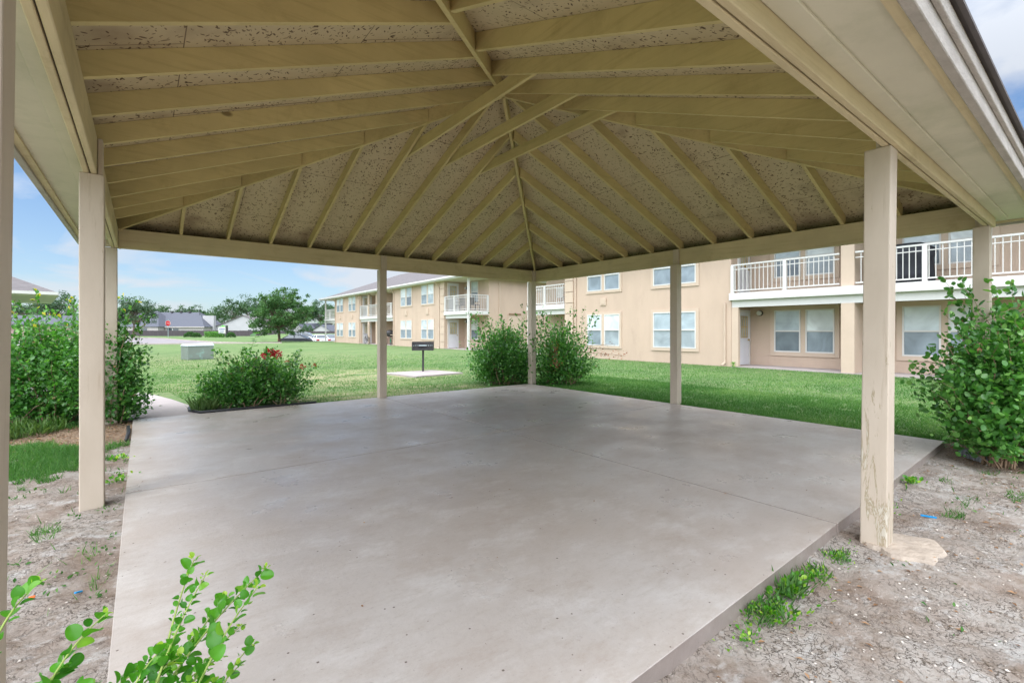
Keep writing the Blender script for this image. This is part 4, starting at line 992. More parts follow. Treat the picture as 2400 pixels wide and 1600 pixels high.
def gable_roof_house(name, c, rz, w, d, ze, zr, wall, roof, label, axis='x', wins=(), z0=-.7, over=.4):
    """w across local x, d along local y; the ridge runs along axis"""
    h = empty(name, (c.x, c.y, 0), rz, label, 'house')
    wl = MB().box(-w / 2, w / 2, -d / 2, d / 2, z0, ze)
    if axis == 'y': wl.add([(-w / 2, -d / 2, ze), (w / 2, -d / 2, ze), (0, -d / 2, zr - .1), (-w / 2, d / 2, ze), (w / 2, d / 2, ze), (0, d / 2, zr - .1)], [(0, 1, 2), (5, 4, 3), (0, 2, 5, 3), (1, 4, 5, 2)])
    wl.build('wall', wall, h)
    W, D_ = w / 2 + over, d / 2 + over; b = MB(); t = .18
    def plane(p): b.hexa(p, [(x, y, z + t) for x, y, z in p])
    if axis == 'y':
        plane([(-W, -D_, ze - .1), (0, -D_, zr), (0, D_, zr), (-W, D_, ze - .1)]); plane([(0, -D_, zr), (W, -D_, ze - .1), (W, D_, ze - .1), (0, D_, zr)])
    elif axis == 'x':
        plane([(-W, -D_, ze - .1), (W, -D_, ze - .1), (W, 0, zr), (-W, 0, zr)]); plane([(W, D_, ze - .1), (-W, D_, ze - .1), (-W, 0, zr), (W, 0, zr)])
    b.build('roof', roof, h)
    for x0, x1, a0, a1, m in wins:
        f = MB().box(x0, x1, -d / 2 - .06, -d / 2, a0, a1).build('window', M['white'], h); MB().box(x0 + .1, x1 - .1, -d / 2 - .08, -d / 2 - .062, a0 + .1, a1 - .1).build('pane', m, f)
    return h
RZ = AZ - R(90)
# grey roofed house behind the fence
def grey_house():
    c = polar(-.705, 166); h = empty('house', (c.x, c.y, 0), RZ, 'long grey hip roofed cream brick house behind the fence and stop sign', 'house')
    x0, x1 = -18, 13.0
    MB().box(x0, x1, -6.5, 6.5, -.8, 2.5).build('wall', M['cream'], h)
    ze, zr = 2.45, 7.6; X0, X1, Y = x0 - .5, x1 + .6, 7
    rf = MB().add([(X0, -Y, ze), (X1, -Y, ze), (X1, Y, ze), (X0, Y, ze), (X0 + 7, 0, zr), (X1 - 6, 0, zr)], [(0, 1, 5, 4), (1, 2, 5), (2, 3, 4, 5), (3, 0, 4), (3, 2, 1, 0)]).build('roof', M['shingle_dark'], h)
    MB().box(X0 - .02, X1 + .02, -Y - .06, -Y - .003, ze - .25, ze + .1).build('gutter', M['cream'], rf)
    # nearer hipped wing
    w = MB().add([(-19, -10, ze + .02), (.5, -10, ze + .02), (.5, 0, ze + .02), (-19, 0, ze + .02), (-12, -3, zr + .35), (-4.8, -3, zr + .35)], [(0, 1, 5, 4), (1, 2, 5), (2, 3, 4, 5), (3, 0, 4), (3, 2, 1, 0)]).build('wing_roof', M['shingle_dark'], h)
    MB().box(-18.5, 0, -9.6, -6.51, -.8, 2.44).build('wing_wall', M['cream'], h)
    for x in (-14, -10.5, -6.5, -2, 1.2, 4.2): MB().box(x - .35, x + .35, -.6 if x > -4 else -3.6, 0 if x > -4 else -3, zr - .1, zr + (.35 if x > -4 else .65)).build('roof_vent', M['black'], rf)
    MB().tube([(8.3, -1.2, 6.3), (8.3, -1.2, 8.7)], .1, 6).build('flue', M['black'], rf)
    for xa, xb in ((-7.2, -3.6),):
        f = MB().box(xa, xb, -9.68, -9.605, -.2, 2.1).build('window', M['glass_dark'], h); MB().box(xa + 1.4, xa + 1.6, -9.72, -9.682, -.2, 2.1).build('mullion', M['white'], f)
    f = MB().box(.9, 4.6, -6.58, -6.505, -.2, 2.1).build('window', M['glass_dark'], h); MB().box(2.6, 2.8, -6.62, -6.582, -.2, 2.1).build('mullion', M['white'], f)
grey_house()
h2 = gable_roof_house('house', polar(-.545, 172), RZ, 22.5, 14, 1.8, 6.5, M['siding'], M['shingle'], 'large pale gabled house with a boxy chimney behind the shade tree', 'y',
    wins=((-8.6, -5.9, .2, 1.6, M['glass_dark']), (1.6, 3.0, 0, 1.7, M['glass_dark']), (7.0, 8.4, 0, 1.7, M['glass_dark'])))
MB().box(-13.2, -9.4, -8.4, -7.1, -.8, 6.35).build('chimney', M['siding'], h2)
gable_roof_house('house', polar(-.441, 190), RZ, 6.5, 12, 1.4, 3.9, M['siding'], M['shingle_dark'], 'small white gable end house just right of the shade tree', 'y', wins=((-1.5, -.4, -.2, .9, M['glass_dark']),), over=.25)
gable_roof_house('house', polar(-.485, 188), RZ, 9, 9, .6, 2.6, M['siding'], M['shingle'], 'low pale house with brown roof mostly behind the shade tree crown', 'x', wins=((-3, -2, -.4, .5, M['glass_dark']), (0, 1, -.4, .5, M['glass_dark'])))
gable_roof_house('house', polar(-.385, 186), RZ + R(-18), 9.5, 10, .9, 3.3, M['siding'], M['shingle_dark'], 'white house with slate grey roof beside the far block corner', 'y', wins=((-2.4, -1.2, -.5, .5, M['glass_dark']), (1, 2.2, -.5, .5, M['glass_dark'])))
gable_roof_house('house', polar(-.412, 215), RZ, 12, 9, 2.0, 4.4, M['siding'], M['shingle_dark'], 'grey roofed house farthest back between the two white gables', 'x')
gable_roof_house('house', polar(-1.02, 62), RZ + R(25), 12, 7, 2.0, 3.1, M['salmon'], M['shingle_dark'], 'low salmon sided house seen over the leafy shrub at left', 'x', over=.5)

# left neighbour with the deep eave
def left_house():
    c = polar(-.960, 18.5); rz = R(7.7)
    h = empty('neighbour_house', (c.x, c.y, 0), rz, 'beige house with brown shingle hip roof and deep white eave at far left', 'house')
    # origin = eave corner; local -x runs left, +y runs away
    ze = 2.66; W_, D_ = -14, 8.2; hw = D_ / 2
    rf = MB().add([(0, 0, ze + .1), (0, D_, ze + .1), (-hw, hw, ze + .1 + hw * .50), (W_, hw, ze + .1 + hw * .50), (W_, 0, ze + .1), (W_, D_, ze + .1)], [(0, 1, 2), (0, 2, 3, 4), (1, 5, 3, 2), (4, 3, 5)]).build('roof', M['shingle'], h)
    MB().box(W_, -.0, -.03, 0, ze - .02, ze + .095).box(0, .03, -.03, D_ + .03, ze - .02, ze + .095).box(W_, 0, D_, D_ + .03, ze - .02, ze + .095).build('fascia', M['white'], rf)
    MB().box(W_, .0, -.13, -.032, ze + .0, ze + .11).build('gutter', M['white'], rf)
    MB().box(W_, -.005, .005, D_ - .005, ze - .02, ze - .005).build('soffit', M['white'], rf)
    MB().box(W_, -1.75, .8, D_ - .4, -.1, ze - .022).build('wall', M['cream'], h)
    MB().tube([(-1.70, .76, ze - .03), (-1.70, .76, 0)], .05, 6).build('downspout', M['white'], h)
left_house()

# ------------------------------------------------------------------ cars
def car(kind, loc, rz, paint, label, group='cars in the sunken car park'):
    c = empty('parked_car', loc, rz, label, 'car', group)
    suv = kind == 'suv'
    prof = [(-2.25, .42), (-2.28, .62), (-2.2, .86), (-1.95, .95), (-1.35, 1.0), (1.0, .98), (1.75, .86), (2.2, .72), (2.28, .5), (2.22, .30), (-2.2, .30)]
    if suv: prof = [(-2.2, .5), (-2.22, .9), (-2.15, 1.1), (-1.9, 1.14), (-1.3, 1.14), (1.0, 1.12), (1.9, 1.0), (2.2, .86), (2.25, .55), (2.2, .38), (-2.15, .38)]
    rings = [[(x, y, z) if abs(y) < .8 else (x * .985, y, .3 + (z - .3) * .94) for x, z in prof] for y in (-.89, -.79, 0, .79, .89)]
    b = MB(); b.loft(rings); b.build('body', paint, c, bevel=.05, seg=2)
    if suv: cab = [(-2.05, 1.13, .78), (-1.85, 1.66, .64), (-.2, 1.74, .63), (.45, 1.68, .63), (1.25, 1.12, .76)]
    else: cab = [(-1.75, .97, .76), (-1.05, 1.36, .58), (-.1, 1.44, .57), (.45, 1.36, .58), (1.35, .95, .74)]
    lo = cab[0][1] - .02
    vs = []; n = len(cab)
    for x, z, w in cab: vs += [(x, -w, z), (x, w, z)]
    fs = [(2 * i, 2 * i + 1, 2 * i + 3, 2 * i + 2) for i in range(n - 1)] + [tuple(2 * i for i in range(n)), tuple(2 * i + 1 for i in range(n))[::-1], (0, 2 * n - 2, 2 * n - 1, 1)]
    MB().add(vs, fs).build('window_glass', M['glass_dark'], c)
    r = MB(); k = .012
    a, b_, d_ = cab[1], cab[2], cab[3]
    r.hexa([(a[0], -a[2] - k, a[1] - .02), (a[0], a[2] + k, a[1] - .02), (b_[0], b_[2] + k, b_[1] - .02), (b_[0], -b_[2] - k, b_[1] - .02)], [(a[0], -a[2], a[1] + k), (a[0], a[2], a[1] + k), (b_[0], b_[2], b_[1] + k), (b_[0], -b_[2], b_[1] + k)])
    r.hexa([(b_[0], -b_[2] - k, b_[1] - .02), (b_[0], b_[2] + k, b_[1] - .02), (d_[0], d_[2] + k, d_[1] - .02), (d_[0], -d_[2] - k, d_[1] - .02)], [(b_[0], -b_[2], b_[1] + k), (b_[0], b_[2], b_[1] + k), (d_[0], d_[2], d_[1] + k), (d_[0], -d_[2], d_[1] + k)])
    r.build('roof_panel', paint, c)
    for s in (-1, 1):
        for i, j in ((0, 1), (3, 4)):
            p, q = cab[i], cab[j]; MB().tube([(p[0], s * (p[2] + .005), p[1]), (q[0], s * (q[2] + .005), q[1])], .04, 5).build('roof_pillar', paint, c)
        MB().tube([(-.25, s * (cab[2][2] + .01), cab[2][1]), (-.3, s * .79, lo)], .035, 5).build('roof_pillar', paint, c)
    for x in (-1.4, 1.42):
        for s in (-1, 1):
            w = MB().disc((x, s * .82, .33), .33, 'y', .2, 20).build('wheel', M['tyre'], c); MB().disc((x, s * .925, .33), .21, 'y', .02, 14).build('rim', M['rim'], w)
    for s in (-1, 1):
        zt = 1.0 if suv else .78
        MB().box(-2.31, -2.12, s * .55, s * .90, zt - .12, zt + .08).build('tail_lamp', M['tail'], c, bevel=.02); MB().box(2.08, 2.30, s * .52, s * .88, zt - .17, zt - .03).build('headlight', M['white'], c, bevel=.02)
    MB().box(-2.325, -2.29, -.26, .26, .52, .66).build('number_plate', M['white'], c)
    return c
p = polar(-.4515, 63.2, -.72); car('sedan', p, RZ + R(4), M['car_dark'], 'low charcoal sedan nearest, its lower half hidden by the lawn crest')
p = polar(-.438, 68.5, -.72); car('suv', p, RZ + R(12), M['car_silver'], 'silver sport utility vehicle parked behind the charcoal sedan')
p = polar(-.4085, 63.8, -.72); car('sedan', p, RZ + R(128), M['car_white'], 'white sedan showing its red tail lamps beside the far block')
p = polar(-.3815, 65.5, -.72); car('sedan', p, RZ + R(115), M['car_silver'], 'grey sedan mostly hidden behind the far block corner post')

# ------------------------------------------------------------------ plants
def shoots(center, rad, n, base_r, z0, seed, droop=.1, shell=(.55, 1.05), flat_bottom=True, lean=(0, 0)):
    """curved shoots from the root area to points filling an irregular ellipsoid"""
    r = np.random.default_rng(seed); out = []
    c = np.array(center); R3 = np.array(rad)
    lob = r.normal(0, 1, (9, 3)); lob /= np.linalg.norm(lob, axis=1, keepdims=True); amp = r.uniform(-.22, .22, 9)
    for i in range(n):
        d = r.normal(0, 1, 3); d /= np.linalg.norm(d)
        if flat_bottom and d[2] < -.85: d[2] *= -1
        k = 1 + float((np.maximum(lob @ d, 0) ** 3 * amp).sum())
        t = c + d * R3 * k * r.uniform(*shell)
        t[2] = max(t[2], z0 + .08)
        a = r.uniform(0, 2 * np.pi); br = base_r * np.sqrt(r.uniform())
        b = np.array([c[0] + br * np.cos(a) * 1.0, c[1] + br * np.sin(a), z0]); t[2] = t[2] if t[2] > z0 + .12 else z0 + .12 + .35 * r.uniform()
        mid = b * .45 + t * .55; mid[2] += .25 * (t[2] - b[2]) * r.uniform(.2, 1); mid[:2] = b[:2] * .6 + t[:2] * .4
        s = np.linspace(0, 1, 9)[:, None]; pts = (1 - s) ** 2 * b + 2 * s * (1 - s) * mid + s ** 2 * t
        pts += r.normal(0, .012, pts.shape); out.append(pts)
    return out
def shrub(name, center, rad, n, per, leaf, seed, label, cat='shrub', m='leaf', base_r=.25, z0=-.04, sprays=0, spray_len=.45, twigs=60, tmpl=LEAF4, group=None, tone_mu=.42, shell=(.55, 1.05), twig_mat='twig', yellow=0, lean_up=.5):
    root = empty(name, (0, 0, 0), 0, label, cat, group)
    r = np.random.default_rng(seed + 1)
    S = shoots(center, rad, n, base_r, z0, seed, shell=shell)
    # sprays that stick up out of the crown
    for i in range(sprays):
        a = r.uniform(0, 2 * np.pi); rr = np.sqrt(r.uniform()) * .75
        b = np.array([center[0] + rad[0] * rr * np.cos(a), center[1] + rad[1] * rr * np.sin(a), center[2] + rad[2] * .55])
        t = b + np.array([r.normal(0, .12), r.normal(0, .12), 0]) + np.array([rad[0] * .3 * np.cos(a), rad[1] * .3 * np.sin(a), r.uniform(.6, 1.2) * spray_len + rad[2] * .3])
        s = np.linspace(0, 1, 9)[:, None]; S.append(b + (t - b) * s + r.normal(0, .01, (9, 3)))
    P, D, T = [], [], []
    for q, pts in enumerate(S):
        k = per if q < n else int(per * .7)
        s = r.uniform(.35 if q < n else .0, 1, k) ** .8; idx = s * 8; i0 = np.minimum(idx.astype(int), 7); f = (idx - i0)[:, None]
        p = pts[i0] * (1 - f) + pts[i0 + 1] * f; tan = pts[i0 + 1] - pts[i0]; tan /= np.linalg.norm(tan, axis=1, keepdims=True) + 1e-9
        spread = .055 if q < n else .012
        p = p + r.normal(0, spread * (1.0 if leaf < .06 else 1.3), p.shape)
        d = r.normal(0, .75, p.shape) + tan * .7; d[:, 2] += .15
        P.append(p); D.append(d); T.append(np.clip(r.normal(tone_mu + .1 * (s - .6), .2), 0, 1) + r.normal(0, .05))
    P, D, T = np.concatenate(P), np.concatenate(D), np.clip(np.concatenate(T), 0, 1)
    ok = P[:, 2] > z0 + .03; P, D, T = P[ok], D[ok], T[ok]
    leaves('foliage', M[m], P, D, leaf * r.uniform(.45, 1.35, len(P)), root, tmpl, T)
    nd = max(20, len(P) // 90); sel = r.choice(len(P), nd); leaves('dead_leaves', M['litter_leaf'], P[sel] + .004, D[sel], leaf * .9, root, tmpl)
    if yellow:
        hi = np.argsort(-P[:, 2] + r.normal(0, .12, len(P)))[:yellow * 3]; sel = r.choice(hi, yellow)
        leaves('yellow_leaves', M['yellow_leaf'], P[sel] + .01, D[sel], leaf * 1.1, root, tmpl)
    b = MB()
    for pts in S[:twigs]: b.tube(pts, list(np.linspace(.009, .002, 9)), 4, False)
    for pts in S[n:]: b.tube(pts, list(np.linspace(.004, .0015, 9)), 3, False)
    b.build('stems', M[twig_mat], root)
    return root

# big shrub left of the slab, round the far left corner post
shrub('leafy_shrub', (-1.08, 9.45, .68), (1.06, .95, .88), 440, 34, .058, 21, 'large dense green shrub with yellowing tips between the left pavilion posts', yellow=70, sprays=26, spray_len=.34, base_r=.5, tone_mu=.45)
shrub('leafy_shrub', (-.36, 8.82, .60), (.55, .55, .82), 250, 34, .055, 22, 'tall dark green shrub with bare tan stems right beside the left corner post', sprays=12, spray_len=.22, base_r=.2, tone_mu=.38, twigs=34, twig_mat='pale_twig')
# flower bed shrub
fb_ = shrub('flowering_shrub', (1.60, 9.40, .30), (.96, .60, .50), 360, 36, .056, 23, 'spreading green rose shrub with red blooms in the bed at the slab edge', sprays=18, spray_len=.22, base_r=.8, z0=-.03, tone_mu=.45, twigs=30)
def flower(parent, p, r_, m, n=46, name='bloom'):
    c = np.array(p); d = rand_dirs(n, .4); leaves(name, M[m], c + d * r_ * rng.uniform(.2, 1, (n, 1)), d, .035, parent, LEAF8, up_jit=1.5)
flower(fb_, (1.74, 9.02, .88), .085, 'petal', 90); flower(fb_, (1.85, 9.0, .86), .07, 'petal', 70); flower(fb_, (1.66, 9.0, .84), .05, 'petal', 40)
flower(fb_, (2.30, 9.05, .62), .05, 'petal_pale', 24); flower(fb_, (2.50, 9.15, .64), .035, 'petal_pale', 14); flower(fb_, (2.05, 9.2, .70), .035, 'petal_pale', 10)
# taller vine shoots of big leaves out of the bed
def shoot_plant(name, base, top, nleaf, size, label, m='leaf', seed=1, cat='weed', parent=None, stem='green_stem'):
    r = np.random.default_rng(seed); b, t = np.array(base, float), np.array(top, float)
    root = parent or empty(name, tuple(b), 0, label, cat); o = np.zeros(3) if parent else b
    s = np.linspace(0, 1, 12)[:, None]; pts = b + (t - b) * s; pts[:, 0] += .05 * np.sin(s[:, 0] * 4 + seed); pts -= o
    MB().tube(pts, list(np.linspace(.006, .002, 12)), 5).build('stem', M[stem], root)
    k = np.linspace(.3, 1, nleaf); P = b + (t - b) * k[:, None] - o; P[:, 0] += .05 * np.sin(k * 4 + seed)
    a = np.arange(nleaf) * 2.4; D = np.stack([np.cos(a), np.sin(a), np.full(nleaf, .25)], 1)
    leaves('leaves', M[m], P, D, size * r.uniform(.7, 1.2, nleaf), root, LEAF8, np.clip(r.normal(.5, .2, nleaf), 0, 1), up_jit=.3, width=1.1)
    return root
shoot_plant('climbing_weed', (1.55, 9.5, .5), (1.60, 9.6, 1.22), 16, .11, 'tall vine shoot with broad leaves rising from the rose bed', seed=3)
shoot_plant('climbing_weed', (2.15, 9.3, .4), (2.25, 9.35, .90), 12, .10, 'shorter broad leaved shoot right of the red bloom', seed=5)
shoot_plant('climbing_weed', (1.15, 9.2, .4), (.98, 9.2, .98), 14, .09, 'leafy shoot on the left end of the rose bed before the utility cabinet', seed=8)
# pair round the far corner post
shrub('leafy_shrub', (7.14, 9.45, .58), (.98, .85, .80), 400, 32, .066, 31, 'bushy green shrub left of the far corner post', sprays=16, spray_len=.40, base_r=.45, tone_mu=.42, twigs=40)
sh = shrub('leafy_shrub', (8.22, 8.52, .60), (1.08, .98, .84), 330, 30, .066, 32, 'taller open green shrub with rusty dead sprigs right of the far corner post', sprays=20, spray_len=.55, base_r=.4, tone_mu=.42, twigs=60, shell=(.4, 1.12), twig_mat='twig')
def dead_sprig(parent, pts, n, spread, seed):
    r = np.random.default_rng(seed); pts = np.array(pts, float); b = MB(); b.tube(pts, .005, 4, False)
    k = r.uniform(.3, 1, n) * (len(pts) - 1); i = np.minimum(k.astype(int), len(pts) - 2); f = (k - i)[:, None]; P = pts[i] * (1 - f) + pts[i + 1] * f
    for q in range(0, n, 3): b.tube([P[q], P[q] + r.normal(0, spread, 3)], .003, 3, False)
    b.build('dead_twigs', M['twig'], parent); leaves('dead_leaves', M['dead_leaf'], P + r.normal(0, spread, P.shape), rand_dirs(n), .045, parent)
dead_sprig(sh, [(7.6, 8.3, .7), (7.5, 8.0, .95), (7.45, 7.9, .85), (7.45, 7.85, .55), (7.4, 7.85, .45)], 60, .05, 3)
dead_sprig(sh, [(8.2, 8.5, .6), (8.5, 8.1, .75), (8.8, 7.6, .72), (9.0, 7.2, .68)], 60, .07, 4)
dead_sprig(sh, [(8.2, 8.5, .7), (8.6, 8.0, .9), (8.95, 7.5, .95)], 20, .08, 5)
# big shrub at the right edge
shrub('leafy_shrub', (7.55, .50, .66), (.78, .86, .95), 420, 36, .062, 41, 'large glossy leaved shrub around the right corner post by the balcony building', sprays=22, spray_len=.35, base_r=.2, z0=-.1, tone_mu=.48, tmpl=LEAF8, twigs=40)
shrub('leafy_shrub', (6.90, .74, .66), (.62, .56, .70), 240, 34, .058, 42, 'lower part green shrub spilling over the right slab corner in front of the larger one', sprays=6, spray_len=.2, base_r=.12, z0=-.1, tone_mu=.50, tmpl=LEAF8)

# foreground sprig shrub at the left bottom
def foreground():
    root = empty('young_shrub', (.02, .62, -.05), 0, 'bright young shrub with round leaves in the left foreground close to the camera', 'shrub')
    o = np.array(root.location)
    r = np.random.default_rng(5)
    def at(px, py, d): 
        l = (px - 1200) / 1109; q = FW * d + RT * (l * d); return np.array([q.x, q.y, EYE - (py - 774) / 1109 * d])
    # tips of the arching stems (bearing/height measured from the scene) and how leafy each is
    stems = [((360, 1640, .80), (455, 1310, 1.00), 26, .036), ((380, 1650, .86), (530, 1400, 1.05), 22, .036), ((330, 1690, .82), (625, 1330, 1.05), 40, .040),
             ((420, 1700, .80), (600, 1380, .98), 26, .044), ((300, 1700, .85), (470, 1480, .95), 22, .034), ((480, 1700, .9), (590, 1510, 1.05), 14, .030),
             ((470, 1720, .85), (560, 1560, .95), 12, .030), ((60, 1700, .75), (245, 1440, .85), 16, .044), ((250, 1720, .78), (420, 1540, .85), 20, .040),
             ((-60, 1600, .70), (85, 1370, .80), 14, .042), ((20, 1720, .72), (170, 1560, .82), 12, .046), ((380, 1740, .8), (500, 1600, .86), 18, .036), ((150, 1740, .8), (300, 1620, .86), 14, .034),
             ((330, 1700, .78), (480, 1350, .92), 34, .030), ((400, 1690, .84), (560, 1470, .98), 26, .030), ((310, 1720, .8), (440, 1600, .84), 16, .036), ((200, 1720, .8), (330, 1570, .86), 18, .030),
             ((440, 1740, .82), (560, 1620, .9), 16, .032), ((260, 1730, .76), (380, 1520, .84), 24, .034), ((100, 1730, .74), (210, 1620, .8), 12, .04), ((350, 1700, .9), (520, 1540, 1.02), 26, .026)]
    b = MB(); P, D, T, Z = [], [], [], []
    for i, (a, t, n, sz) in enumerate(stems):
        A_, T_ = at(*a) - o, at(*t) - o; base = np.array([0, 0, 0.0]) + r.normal(0, .02, 3) * np.array([1, 1, 0])
        mid = A_ * 1.0
        s1 = np.linspace(0, 1, 8)[:, None]; seg1 = base * (1 - s1) + mid * s1; seg1[:, 2] += .05 * np.sin(np.pi * s1[:, 0])
        s2 = np.linspace(0, 1, 12)[1:, None]; seg2 = mid * (1 - s2) + T_ * s2; seg2[:, 2] += .02 * np.sin(np.pi * s2[:, 0])
        pts = np.concatenate([seg1, seg2]); b.tube(pts, list(np.linspace(.0032, .0009, len(pts))), 6, False)
        k = np.concatenate([np.linspace(.02, .98, n), np.ones(4)]); kk = k * (len(seg2) - 1); i0 = np.minimum(kk.astype(int), len(seg2) - 2); f = (kk - i0)[:, None]
        p = seg2[i0] * (1 - f) + seg2[i0 + 1] * f; tan = (T_ - mid) / np.linalg.norm(T_ - mid)
        side = np.cross(tan, np.array([0, 0, 1.0])); side /= np.linalg.norm(side); up = np.cross(side, tan)
        ph = np.arange(len(k)) * np.pi + (np.arange(len(k)) // 2) * 1.35
        d = np.outer(np.cos(ph), side) + np.outer(np.sin(ph), up) + tan * .75 + r.normal(0, .18, (len(k), 3))
        sizes = sz * (1.05 - .45 * (k > .93)) * r.uniform(.55, 1.15, len(k)) * (.55 + .45 * (r.uniform(size=len(k)) > .3))
        P.append(p + d / np.linalg.norm(d, axis=1, keepdims=True) * .004); D.append(d); Z.append(sizes); T.append(np.clip(.30 + .35 * k * (r.uniform(size=len(k)) > .6) + r.normal(0, .12, len(k)) + (k > .97) * .3, 0, 1))
    b.build('stems', M['green_stem'], root, smooth=True)
    leaves('foliage', M['leaf_bright'], np.concatenate(P), np.concatenate(D), np.concatenate(Z) * .60, root, round_leaf(), np.concatenate(T), up_jit=.55, width=1.05)
foreground()

# trees
def tree(label, p, h, crown_r, crown_z, seed, m='leaf_tree', n_clump=150, per=60, leaf=.16, trunk_r=.16, trunks=1, name='shade_tree', cat='tree', group=None, squash=.8, clump=.55, low=-.45):
    r = np.random.default_rng(seed); root = empty(name, (p.x, p.y, hz(p.x, p.y)), 0, label, cat, group)
    cz = crown_z; lob = r.normal(0, 1, (14, 3)); lob /= np.linalg.norm(lob, axis=1, keepdims=True); amp = r.uniform(-.30, .42, 14)
    tips = []; b = MB()
    for t in range(trunks):
        bx = np.array([r.normal(0, .25) * (trunks > 1), r.normal(0, .25) * (trunks > 1), -.1]); fork = np.array([bx[0] * .4 + r.normal(0, .1), r.normal(0, .1), cz - crown_r * squash * .55])
        s = np.linspace(0, 1, 6)[:, None]; b.tube(bx + (fork - bx) * s + r.normal(0, .03, (6, 3)), list(np.linspace(trunk_r, trunk_r * .6, 6)), 8)
        for i in range(n_clump // trunks):
            d = r.normal(0, 1, 3); d /= np.linalg.norm(d)
            if d[2] < low: d[2] *= -.6
            k = 1 + float((np.maximum(lob @ d, 0) ** 4 * amp).sum())
            tip = np.array([0, 0, cz]) + d * np.array([1, 1, squash]) * crown_r * k * r.uniform(.35, 1.0) ** .6
            tips.append(tip)
            if i < 46:
                mid = fork * .5 + tip * .5 + np.array([0, 0, .1 * crown_r]); s = np.linspace(0, 1, 6)[:, None]; pts = (1 - s) ** 2 * fork + 2 * s * (1 - s) * mid + s ** 2 * tip
                b.tube(pts, list(np.linspace(trunk_r * .35, .01, 6)), 5, False)
    b.build('trunk', M['bark'], root)
    tips = np.array(tips); C = np.repeat(tips, per, 0); n = len(C)
    sz = np.repeat(r.uniform(.55, 1.25, len(tips)), per)[:, None] * clump
    P = C + r.normal(0, .5, (n, 3)) * sz * np.array([1, 1, .7])
    tone = np.clip(np.repeat(r.normal(.45, .16, len(tips)), per) + r.normal(0, .13, n), 0, 1)
    leaves('crown', M[m], P, rand_dirs(n), leaf * r.uniform(.6, 1.3, n), root, LEAF4, tone, up_jit=1.2)
    return root
tree('round crowned shade tree with several low trunks standing alone on the lawn', polar(-.493, 54), 6, 2.45, 3.05, 61, n_clump=330, per=60, leaf=.17, trunk_r=.12, trunks=3, clump=.36, squash=1.0, low=-.8)
tree('feathery pale tree rising behind the pavilion corner post at left', polar(-.80, 84), 6, 2.9, 4.0, 62, m='leaf_far', n_clump=150, per=55, leaf=.22, clump=.6, trunk_r=.2, squash=1.0)
far = [(-.965, 70, 2.5, 4.0, 'hazy tree behind the neighbour eave, over the salmon house'), (-1.03, 74, 2.6, 3.6, 'hazy tree hidden mostly by the neighbour house wall'),
       (-.742, 215, 4.5, 7.8, 'treetop peeking over the left end of the grey roof'), (-.70, 222, 4.0, 8.4, 'treetop over the middle of the grey roof'), (-.668, 225, 4.2, 8.2, 'treetop over the right half of the grey roof'),
       (-.628, 205, 5.2, 6.0, 'dark tree between the grey roof and the boxy chimney'), (-.588, 200, 5.0, 9.0, 'tall dark tree directly behind the boxy chimney'), (-.553, 205, 6.0, 9.6, 'tall grey green tree behind the pale gabled house'), (-.522, 210, 5.2, 8.4, 'grey green tree behind the shade tree crown'),
       (-.433, 205, 3.6, 8.4, 'upright tall tree just right of the shade tree'), (-.405, 212, 4.6, 7.6, 'broad dark tree behind the slate roofed houses'), (-.380, 205, 4.4, 8.4, 'dark tree behind the far block end balcony'), (-.462, 230, 5.5, 5.5, 'low distant tree in the gap beside the shade tree')]
for i, (l, d, cr, cz, lab) in enumerate(far):
    tree(lab, polar(l, d), cz + cr, cr, cz, 70 + i, m='leaf_far', n_clump=90, per=34, leaf=.55 if d > 150 else .25, trunk_r=.25, clump=cr * .24, group='trees behind the far houses', name='distant_tree', squash=1.05)
tree('green tree close behind the end balcony of the far block', polar(-.352, 72), 6, 2.4, 3.9, 95, n_clump=90, per=50, leaf=.2, clump=.5, name='shade_tree')
# round bushes and clipped hedge by the sign
def round_bush(p, r_, h, label, seed, m='leaf_tree', sx=1.0, name='round_bush', cat='bush'):
    rr = np.random.default_rng(seed); root = empty(name, (p.x, p.y, hz(p.x, p.y)), RZ, label, cat); n = int(1300 * r_ * sx)
    d = rr.normal(0, 1, (n, 3)); d /= np.linalg.norm(d, axis=1, keepdims=True); d[:, 2] = np.abs(d[:, 2])
    P = d * np.array([r_ * sx, r_, h]) * rr.uniform(.75, 1.05, (n, 1)); P[:, 2] = np.maximum(P[:, 2], rr.uniform(.05, .6, n) * h * (P[:, 2] < .1 * h) + P[:, 2])
    leaves('foliage', M[m], P, d + rr.normal(0, .5, d.shape), .17, root, LEAF4, np.clip(rr.normal(.35, .2, n), 0, 1), up_jit=1)
    MB().tube([(0, 0, -.05), (0, 0, h * .7)], .05, 5).build('stems', M['bark'], root)
round_bush(polar(-.680, 90), .95, 1.0, 'dark round bush in front of the fence, left one of two', 1)
round_bush(polar(-.667, 90), .75, .8, 'lower round bush touching the dark one by the fence', 2)
round_bush(polar(-.594, 87), .72, .9, 'small round bush right of the black sign post', 3)
round_bush(polar(-.437, 160), 1.0, 3.2, 'pointed evergreen shrub before the slate roofed house, left of its twin', 5, name='conifer_shrub')
round_bush(polar(-.427, 160), 1.0, 3.0, 'pointed evergreen shrub before the slate roofed house, right of its twin', 6, name='conifer_shrub')
